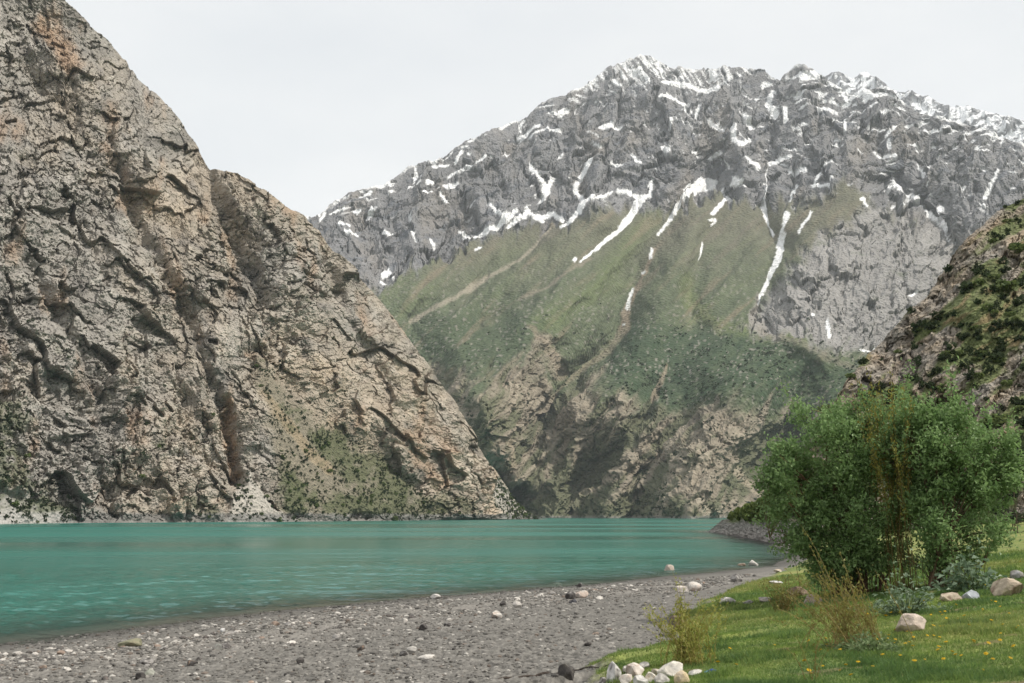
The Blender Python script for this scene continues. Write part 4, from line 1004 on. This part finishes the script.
    hue = r.uniform(0, 1, ncl)[ci] * .6 + r.uniform(0, 1, N) * .4
    col = np.array(colA) + (np.array(colB) - np.array(colA)) * hue[:, None]
    ln = lsize * r.uniform(.65, 1.3, N)
    link('foliage', leaves(P, Dr, Nm, ln, ln * r.uniform(.42, .62, N), col), M_leaf, root)
    return root

def pxl(base, d, lobes):
    """lobe boxes given in picture pixels round the base pixel -> metres at distance d"""
    bx, by = base; m = d / F
    return [((x - bx) * m, dy, (by - y) * m, rx * m, ry, rz * m) for (x, y, rx, rz, dy, ry) in lobes]

LA = (.105, .190, .062); LB = (.300, .425, .175)
# ---- the big shrub at the water
r1 = np.random.default_rng(31)
BP, BD = hit(862, 592)
shrub('leafy_shrub', 'large dense green shrub with reddish stems, its branches hanging towards the beach', BP,
      pxl((862, 592), BD, [(838, 466, 50, 46, 0, 1.3), (880, 458, 44, 42, .2, 1.2), (812, 498, 40, 36, -.1, 1.0), (796, 530, 27, 20, 0, .8), (850, 515, 62, 50, -.2, 1.3), (806, 474, 24, 22, .2, .8), (838, 428, 13, 14, .1, .5), (905, 422, 14, 16, .3, .5), (822, 556, 42, 22, -.3, .8), (880, 540, 36, 40, -.4, .8), (872, 432, 24, 22, .2, .7), (780, 550, 14, 8, 0, .4), (850, 562, 34, 22, -.4, .6), (880, 575, 22, 14, .5, .4), (835, 578, 20, 12, .3, .4), (905, 570, 16, 18, .6, .4), (815, 540, 30, 24, -.5, .6)]),
      r1, 2000, 20, .112, LA, LB, 26, (.13, .075, .045), .32, .028, .15, lowstems=70)
BP2, BD2 = hit(940, 588)
shrub('leafy_shrub', 'broad bright green shrub standing right of the one with reddish stems', BP2,
      pxl((940, 588), BD2, [(958, 460, 46, 40, .3, 1.2), (986, 470, 36, 40, .3, 1.1), (930, 475, 34, 46, .4, 1.0), (1000, 500, 24, 26, .4, .8), (962, 510, 40, 40, .2, 1.0), (940, 545, 26, 28, 0, .6), (985, 432, 16, 14, .4, .6), (938, 428, 13, 16, .3, .5), (1012, 478, 16, 22, .5, .7), (950, 562, 26, 22, -.2, .5), (925, 572, 16, 14, .4, .4), (975, 572, 20, 12, .4, .4), (985, 540, 24, 22, 0, .6)]),
      r1, 1450, 20, .112, (.105, .190, .062), (.300, .430, .175), 22, (.12, .08, .05), .28, .026, .15, lowstems=45, seedp=4.0)
# ---- upright yellowish willow rods standing up through the two
def rods(name, label, base, m, specs, leafcol, stemcol, r, leafn=16, lsz=.05, rad=.010, cat='shrub', spread=.12, leaf_lo=.25):
    """specs: list of (dx_px_base, dx_px_tip, height_px, dy)"""
    root = empty(name, tuple(base)); tag(root, label, cat)
    Pc, Dc = [], []
    for (bx, tx, hp, dy) in specs:
        a = np.array([bx * m, r.normal() * spread, -.05]); t = np.array([tx * m, a[1] + dy, hp * m])
        mid = a + (t - a) * .5 + np.array([-(tx - bx) * m * .18, 0, hp * m * .10]) + r.normal(size=3) * .03
        ln_ = bez(a, mid, t, 9)
        link('stem', tubes([(ln_, rad * r.uniform(.8, 1.3), rad * .3)], 'stem', stemcol, 4), M_bark, root)
        tt = r.uniform(leaf_lo, 1.0, leafn)
        p = np.stack([np.interp(tt, np.linspace(0, 1, 9), ln_[:, i]) for i in range(3)], -1)
        Pc.append(p + r.normal(size=p.shape) * lsz * .5); dirv = (t - a) / np.linalg.norm(t - a)
        Dc.append(dirv + r.normal(size=p.shape) * .55)
    P = np.concatenate(Pc); Dr = np.concatenate(Dc); N = len(P)
    hue = r.uniform(0, 1, N)
    col = np.array(leafcol[0]) + (np.array(leafcol[1]) - np.array(leafcol[0])) * hue[:, None]
    ln = lsz * r.uniform(.6, 1.3, N)
    link('foliage', leaves(P, Dr, r.normal(size=(N, 3)) + np.array([0, -.3, .5]), ln, ln * .42, col), M_leaf, root)
    return root
r2 = np.random.default_rng(44)
WP, WD = hit(901, 591)
rods('willow_shrub', 'tall yellow green upright rods rising between the two big shrubs', WP, WD / F,
     [(r2.uniform(-10, 10), r2.uniform(-34, 28), r2.uniform(120, 206), r2.normal() * .35) for _ in range(34)], [(.20, .19, .035), (.32, .29, .07)], (.13, .10, .035), r2, 62, .085, .011, spread=.35, leaf_lo=.42)
SP_, SD_ = hit(690, 664)
rods('willow_shrub', 'small yellow green shrub of upright rods standing at the grass edge above the rock heap', SP_, SD_ / F,
     [(r2.normal() * 10, np.clip(r2.normal() * 22, -42, 40), r2.uniform(28, 66), r2.normal() * .12) for _ in range(64)] + [(-6, -14, 86, 0), (-3, -8, 80, 0), (-10, -30, 62, 0), (2, -2, 74, 0), (6, 34, 66, 0)],
     [(.26, .29, .055), (.40, .38, .11)], (.30, .25, .08), r2, 26, .060, .0065, spread=.12, leaf_lo=.1)
DP, DD = hit(862, 645)
rods('dry_shrub', 'brownish straggly shrub of bent dry twigs in front of the big green shrub', DP, DD / F,
     [(r2.normal() * 18, r2.normal() * 30 - 22, r2.uniform(24, 70), r2.normal() * .2) for _ in range(70)] + [(-15, -72, 70, 0), (-10, -50, 108, 0), (-20, -62, 44, .1), (-8, -40, 90, 0), (-25, -78, 52, 0), (-14, -36, 74, -.1), (5, -10, 82, 0)],
     [(.21, .17, .045), (.27, .27, .075)], (.27, .21, .085), r2, 22, .055, .0072, spread=.22, leaf_lo=.3)
EP, ED = hit(784, 614)
rods('low_shrub', 'small dark rounded shrub on the turf beside the pale brown stone', EP, ED / F,
     [(r2.normal() * 6, r2.normal() * 14, r2.uniform(12, 36), r2.normal() * .1) for _ in range(46)], [(.11, .13, .035), (.23, .21, .06)], (.22, .16, .06), r2, 20, .06, .008, spread=.12, leaf_lo=.1)
TP, TD = hit(812, 681)
rods('sapling', 'few thin yellowish shoots growing in the grass at the lower edge of the meadow', TP, TD / F,
     [(0, -14, 40, 0), (3, 6, 34, 0), (-4, -22, 30, 0), (6, 18, 26, 0), (2, 10, 44, 0)], [(.15, .14, .03), (.2, .18, .05)], (.2, .15, .05), r2, 8, .05, .006, spread=.08)
# ---- broad-leaved herbs under the shrubs
def herb(label, px, py, wp, hp, n, lsz, r, ca_, cb_):
    p, d = hit(px, py); m = d / F
    root = empty('leafy_plant', tuple(p)); tag(root, label, 'plant')
    x = r.normal(size=n) * wp * .27 * m; y = r.normal(size=n) * .28; z = np.abs(r.normal(size=n)) * hp * .5 * m * np.exp(-(x / (wp * .4 * m)) ** 2) + .04
    st = [(bez((x[i] * .4, y[i] * .4, -.03), (x[i] * .6, y[i] * .6, z[i] * .7), (x[i], y[i], z[i]), 4), .008, .004) for i in range(0, n, 3)]
    link('stems', tubes(st, 'stems', (.08, .11, .05), 3), M_bark, root)
    Dr = np.stack([x, y, z * .2], -1) + r.normal(size=(n, 3)) * .25; Nm = np.array([0, -.35, .9]) + r.normal(size=(n, 3)) * .4
    hue = r.uniform(0, 1, n)
    ln = lsz * r.uniform(.6, 1.3, n)
    link('foliage', leaves(np.stack([x, y, z], -1), Dr, Nm, ln, ln * .6, np.array(ca_) + (np.array(cb_) - np.array(ca_)) * hue[:, None]), M_leaf, root)
herb('pale bluish green leafy plant low under the big shrub, behind the beige boulder', 906, 613, 66, 34, 420, .09, r2, (.11, .17, .09), (.30, .38, .26))
herb('dark broad leaved plant with big shiny leaves under the right hand shrub', 972, 592, 70, 32, 240, .19, r2, (.075, .135, .065), (.26, .34, .23))
herb('tufty grey green plant at the foot of the dry twigs', 872, 652, 50, 16, 260, .08, r2, (.11, .17, .06), (.22, .28, .13))
# ---- shrubs behind, at the right edge
r3 = np.random.default_rng(52)
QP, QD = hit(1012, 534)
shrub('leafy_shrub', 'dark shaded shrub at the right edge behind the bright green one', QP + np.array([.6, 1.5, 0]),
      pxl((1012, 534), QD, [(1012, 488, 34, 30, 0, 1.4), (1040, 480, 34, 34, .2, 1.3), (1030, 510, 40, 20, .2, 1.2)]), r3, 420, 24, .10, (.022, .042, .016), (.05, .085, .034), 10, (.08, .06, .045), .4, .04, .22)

# ---- shrubs on the stony point and slopes (far: foliage and stems only)
def clump_mesh(seed, n=90, flat=1.0, ca_=(.035, .055, .018), cb_=(.085, .105, .035)):
    r = np.random.default_rng(seed)
    u = r.normal(size=(n, 3)); u /= np.linalg.norm(u, axis=1, keepdims=True)
    b = 1 + .35 * fbm(u[:, 0] * 1.8 + seed, u[:, 2] * 1.8 + u[:, 1], 2, seed)
    P = u * (r.uniform(.35, 1, n) ** .5 * b)[:, None] * .5; P[:, 2] = P[:, 2] * flat + .42 * flat
    P = P[P[:, 2] > -.05]; n = len(P)
    hue = r.uniform(0, 1, n)
    ln = r.uniform(.18, .36, n)
    return P, r.normal(size=(n, 3)), P * 1.5 - np.array([0, 0, .3]) + r.normal(size=(n, 3)) * .5, ln, np.array(ca_) + (np.array(cb_) - np.array(ca_)) * hue[:, None]
def clump_me(seed, **k):
    P, Dr, Nm, ln, c = clump_mesh(seed, **k)
    me = leaves(P, Dr, Nm, ln, ln * .7, c, 'shrub'); me.materials.append(M_far_leaf); return me
def on(info, px, py):
    d = (info['PX'] - px) ** 2 + (info['PY'] - py) ** 2
    i = int(np.argmin(d)); return info['P'].reshape(-1, 3)[i]
big = [clump_me(600 + i, n=420, flat=.85, ca_=(.085, .125, .036), cb_=(.21, .25, .075)) for i in range(5)]
for me in big:   # smaller leaves for the nearer ones
    pass
def point_shrub(px, py, wp, me, r, label, group):
    p = on(HL, px, py); w = wp * np.hypot(p[0], p[1]) / F
    o = bpy.data.objects.new('slope_shrub', me); COL.objects.link(o)
    o.location = (p[0], p[1], p[2] - .1 * w); o.scale = (w, w, w * r.uniform(.8, 1.1)); o.rotation_euler = (0, 0, r.uniform(0, 6.28))
    tag(o, label, 'shrub', group)
r4 = np.random.default_rng(61)
for (px, py, w) in [(733, 519, 9), (741, 518, 13), (749, 517, 16), (757, 513, 18), (766, 512, 20), (776, 508, 22), (753, 520, 12), (764, 520, 14), (787, 504, 24), (796, 498, 24), (778, 520, 18), (790, 517, 22), (804, 510, 26), (812, 494, 22), (772, 497, 10), (784, 489, 12), (800, 480, 14), (808, 468, 10), (745, 511, 8), (820, 470, 12), (828, 455, 10), (818, 445, 8)]:
    point_shrub(px, py, w, big[int(r4.integers(5))], r4, 'light green bush growing on the low stony point across the bay', 'bushes on the stony point')
small = [clump_me(700 + i, n=130, flat=.75, ca_=(.070, .105, .038), cb_=(.175, .215, .075)) for i in range(6)]
def scatter(info, weight, n, size, r, label, group, xr=(-9, 1040)):
    w = (weight * (info['PX'] > xr[0]) * (info['PX'] < xr[1])).ravel(); w = w / w.sum()
    P = info['P'].reshape(-1, 3)
    for i in r.choice(len(w), n, p=w, replace=False):
        p = P[i]; s = float(np.clip(r.lognormal(math.log(size), .35), size * .45, size * 2.2))
        o = bpy.data.objects.new('slope_shrub', small[int(r.integers(6))]); COL.objects.link(o)
        o.location = (p[0], p[1], p[2] - .15 * s); o.scale = (s * r.uniform(.8, 1.4), s, s * r.uniform(.6, 1.0)); o.rotation_euler = (0, 0, r.uniform(0, 6.28))
        tag(o, label, 'shrub', group)
wt = CL['talus'] * sst(330, 430, CL['PY']) * (.25 + sst(-.1, .3, fbm(CL['PX'] / 22, CL['PY'] / 22, 3, 801))) + .5 * CL['green'] * sst(.0, .3, fbm(CL['PX'] / 14, CL['PY'] / 14, 3, 802)) + .05 * sst(380, 500, CL['PY']) * sst(.1, .3, fbm(CL['PX'] / 30, CL['PY'] / 12, 3, 803))
scatter(CL, wt, 165, 3.0, r4, 'small dark green bush on the scree of the left rock wall', 'bushes on the left rock wall', (-5, 540))
wt = (.15 + HL['turf']) * sst(.05, .3, fbm(HL['PX'] / 20, HL['PY'] / 14, 3, 811) + .1) * (1 - HL['bank']) * sst(770, 850, HL['PX'])
scatter(HL, wt, 110, 1.8, r4, 'dark green bush clinging to the right hand rocky slope', 'bushes on the right hand slope', (790, 1026))

def scrub(n, weight, info, size, r, name, ncard=26):
    """uncountable distant scrub on the mountain as one object"""
    w = weight.ravel(); w = w / w.sum(); P = info['P'].reshape(-1, 3)[r.choice(len(w), n, p=w, replace=False)]
    Q, Dr, Nm, ln, c = clump_mesh(777, n=ncard, flat=.7, ca_=(.022, .038, .017), cb_=(.050, .068, .030))
    k = len(Q); s = np.clip(r.lognormal(math.log(size), .4, n), size * .4, size * 2.5)
    a = r.uniform(0, 6.28, n)
    ca, sa = np.cos(a)[:, None], np.sin(a)[:, None]
    def rot(v): return np.stack([v[None, :, 0] * ca - v[None, :, 1] * sa, v[None, :, 0] * sa + v[None, :, 1] * ca, np.broadcast_to(v[None, :, 2], (n, len(v)))], -1)
    C = rot(Q) * s[:, None, None] + P[:, None, :]
    o = link(name, leaves(C.reshape(-1, 3), rot(Dr).reshape(-1, 3), rot(Nm).reshape(-1, 3), (ln[None] * 1.5 * s[:, None]).ravel(), (ln[None] * 1.2 * s[:, None]).ravel(), np.tile(c, (n, 1)) * np.repeat(r.uniform(.7, 1.3, n), k)[:, None]), M_far_leaf)
    tag(o, kind='stuff')
PXm, PYm = MT['PX'], MT['PY']
wt = sst(300, 350, PYm) * (1 - .75 * MT['low']) * (.05 + sst(.0, .35, fbm(PXm / 16, PYm / 12, 3, 821) + .05)) * (.35 + MT['dk']) + .25 * MT['low'] * sst(.0, .3, fbm(PXm / 10, PYm / 14, 3, 822)) + 1.2 * sst(500, 514, PYm) * sst(-.1, .2, fbm(PXm / 12, PYm / 12, 2, 823))
scrub(4200, wt, MT, 4.0, r4, 'mountain_scrub', 20)
wt = CL['talus'] * (.2 + sst(-.1, .3, fbm(CL['PX'] / 18, CL['PY'] / 18, 3, 831))) + .9 * CL['green'] * sst(-.1, .25, fbm(CL['PX'] / 14, CL['PY'] / 14, 3, 832)) + .12 * sst(200, 480, CL['PY']) * sst(.0, .3, fbm(CL['PX'] / 26, CL['PY'] / 8, 3, 833))
scrub(3000, wt * (CL['PX'] > -20), CL, 1.6, r4, 'cliff_scrub', 24)
scrub(1500, (HL['turf'] + .05) * (1 - HL['bank']) * sst(-.1, .2, fbm(HL['PX'] / 16, HL['PY'] / 9, 3, 841)) * (HL['PX'] < 1060) * sst(760, 800, HL['PX']), HL, .9, r4, 'hillside_scrub', 24)

# ================================================================== turf and flowers
def turf_points(n, r0, r1, a0, a1, r, p=1.0):
    out = []; tot = 0
    while tot < n:
        rr = np.exp(r.uniform(math.log(r0), math.log(r1), 20000)); a = R(1) * r.uniform(a0, a1, 20000)
        x = rr * np.sin(a); y = rr * np.cos(a); h, s, g = gfun(x, y, True)
        k = g + .5 * fbm(x / 1.2, y / 1.2, 3, 531) > .1
        soil = fbm(x / 1.6, y / .7, 4, 540) > .33
        k &= ~soil | (r.uniform(size=20000) < .15)
        out.append(np.stack([x, y, h], -1)[k]); tot += int(k.sum())
    return np.concatenate(out)[:n]
def grass(n):
    r = np.random.default_rng(71)
    P = turf_points(n, 8.5, 52, 1.5, 31, r)
    d = np.hypot(P[:, 0], P[:, 1])
    tall = sst(.05, .4, fbm(P[:, 0] / 1.1, P[:, 1] / 1.1, 3, 861))
    n3 = fbm(P[:, 0] / 7, P[:, 1] / 7, 3, 533); n1 = fbm(P[:, 0] / 1.2, P[:, 1] / 1.2, 4, 531)
    h = r.uniform(.015, .040, n) * (1 + 2.0 * tall) * (.8 + d / 45); w = .0045 * (d / 9) * r.uniform(.7, 1.5, n)
    a = r.uniform(0, 6.28, n); lean = r.normal(size=(n, 2)) * .45
    sx = np.cos(a) * w; sy = np.sin(a) * w
    b0 = P + np.stack([-sx, -sy, np.full(n, -.01)], -1); b1 = P + np.stack([sx, sy, np.full(n, -.01)], -1)
    t = P + np.stack([lean[:, 0] * h, lean[:, 1] * h, h], -1)
    V = np.stack([b0, b1, t], 1).reshape(-1, 3)
    c1 = np.array([.205, .290, .068]); c2 = np.array([.315, .315, .115]); c3 = np.array([.095, .170, .052])
    q = np.clip(.25 + 1.0 * n3 + .5 * n1 + r.normal(size=n) * .22, 0, 1)[:, None]; q2 = np.clip(.30 - .9 * n3 + .8 * n1 + .3 * tall + r.normal(size=n) * .22, 0, 1)[:, None]
    c = c1 + (c2 - c1) * q; c = c + (c3 - c) * q2
    o = link('grass', mesh_np('grass', V, np.arange(3 * n).reshape(-1, 3), 3, np.repeat(c, 3, 0)), M_grass); tag(o, kind='stuff')
grass(260000)

def flower_meshes():
    th = np.linspace(0, 2 * math.pi, 15)[:-1]
    V = [(0, 0, .004)]; C = [(.60, .36, .01)]
    for i, t in enumerate(th):
        for (rr, dz) in ((1.0, -.003),):
            rad = .026 * (1.0 if i % 2 == 0 else .78)
            V.append((rad * math.cos(t), rad * math.sin(t), dz)); C.append((.72, .50, .012))
    V.append((0, 0, -.012)); C.append((.10, .14, .03))
    n = len(th); Fc = [(0, 1 + i, 1 + (i + 1) % n) for i in range(n)] + [(n + 1, 1 + (i + 1) % n, 1 + i) for i in range(n)]
    head = mesh_np('flower_head', np.array(V), np.array(Fc), 3, np.array(C)); head.materials.append(M_grass)
    st = tubes([(bez((0, 0, -.02), (.006, 0, .03), (0, 0, .07), 4), .003, .0025)], 'stem', (.10, .15, .04), 4); st.materials.append(M_grass)
    return head, st
HEAD, STEM = flower_meshes()
r5 = np.random.default_rng(83)
first = None
fl = [(r5.uniform(850, 1022), r5.uniform(603, 668)) for _ in range(64)] + [(r5.uniform(725, 960), r5.uniform(640, 682)) for _ in range(22)] + [(r5.uniform(940, 1022), r5.uniform(560, 604)) for _ in range(6)] + [(718, 668), (870, 622), (840, 675), (846, 670), (896, 648), (915, 668), (984, 675), (953, 657)]
for (px, py) in fl:
    p, d = hit(px, py)
    root = empty('yellow_flower', (p[0], p[1], p[2]), r5.uniform(0, 6.28), float(r5.uniform(.8, 1.35)))
    tag(root, 'small yellow dandelion like flower dotting the short meadow grass', 'flower', 'yellow flowers in the meadow')
    h = bpy.data.objects.new('flower_head', HEAD); COL.objects.link(h); h.parent = root; h.location = (0, 0, .075); h.rotation_euler = (r5.uniform(.1, .6), r5.uniform(-.25, .25), 0)
    s = bpy.data.objects.new('stem', STEM); COL.objects.link(s); s.parent = root

# ---- blue litter and a dark tube standing in for the ledge's line of shade
def litter():
    p, d = hit(712, 674)
    V, Fc, nz_ = rock_shape(555, (.13, .09, .075), 3, 4, .22)
    V2, _, _ = rock_shape(556, (.07, .06, .05), 3, 4, .2); V2 = V2 + np.array([-.075, -.02, 0])
    c = np.concatenate([np.tile((.012, .05, .42), (len(V), 1)), np.tile((.03, .22, .55), (len(V2), 1))])
    me = mesh_np('litter', np.concatenate([V, V2]), np.concatenate([Fc, Fc + len(V)]), 3, c, True)
    m = attr_mat('blue_plastic', .3, 40, .25, .4, .01, .5)
    o = link('plastic_litter', me, m, loc=tuple(p)); tag(o, 'crumpled bright blue plastic scrap lying in the grass right of the white rocks', 'litter')
litter()
def ledge_shade():  # made-up woody tube laid along the ledge's dark line of shade
    pts_ = []
    for (px, py) in [(498, 681), (530, 677), (556, 674), (590, 669), (622, 664)]:
        p, d = hit(px, py); pts_.append(p + np.array([0, 0, .02]))
    q = np.array(pts_); root = empty('ledge_shade_line', tuple(q[2])); tag(root, 'long thin dark tube standing in for the shade line of the gravel ledge beside the dark upright stone', 'shade_line')
    q = q - q[2]; t = np.linspace(0, 4, 22); ql = np.stack([np.interp(t, range(5), q[:, i]) for i in range(3)], -1); ql[:, 1] += .05 * np.sin(t * 5); ql[:, 2] += .015 * np.sin(t * 9)
    link('stem', tubes([(ql, .022, .008)], 'stem', (.07, .055, .045), 6), M_bark, root)  # dark colour stands in for the shade at the ledge
    for k, e in ((6, (.3, .2, .05)), (13, (.28, -.15, .02))):
        link('shade_line_fork', tubes([(bez(ql[k], ql[k] + np.array([.1, .6 * e[1], .055]), ql[k] + np.array(e), 5), .009, .004)], 'shade_line_fork', (.08, .06, .05), 4), M_bark, root)  # added forks, part of the made-up shade line
ledge_shade()
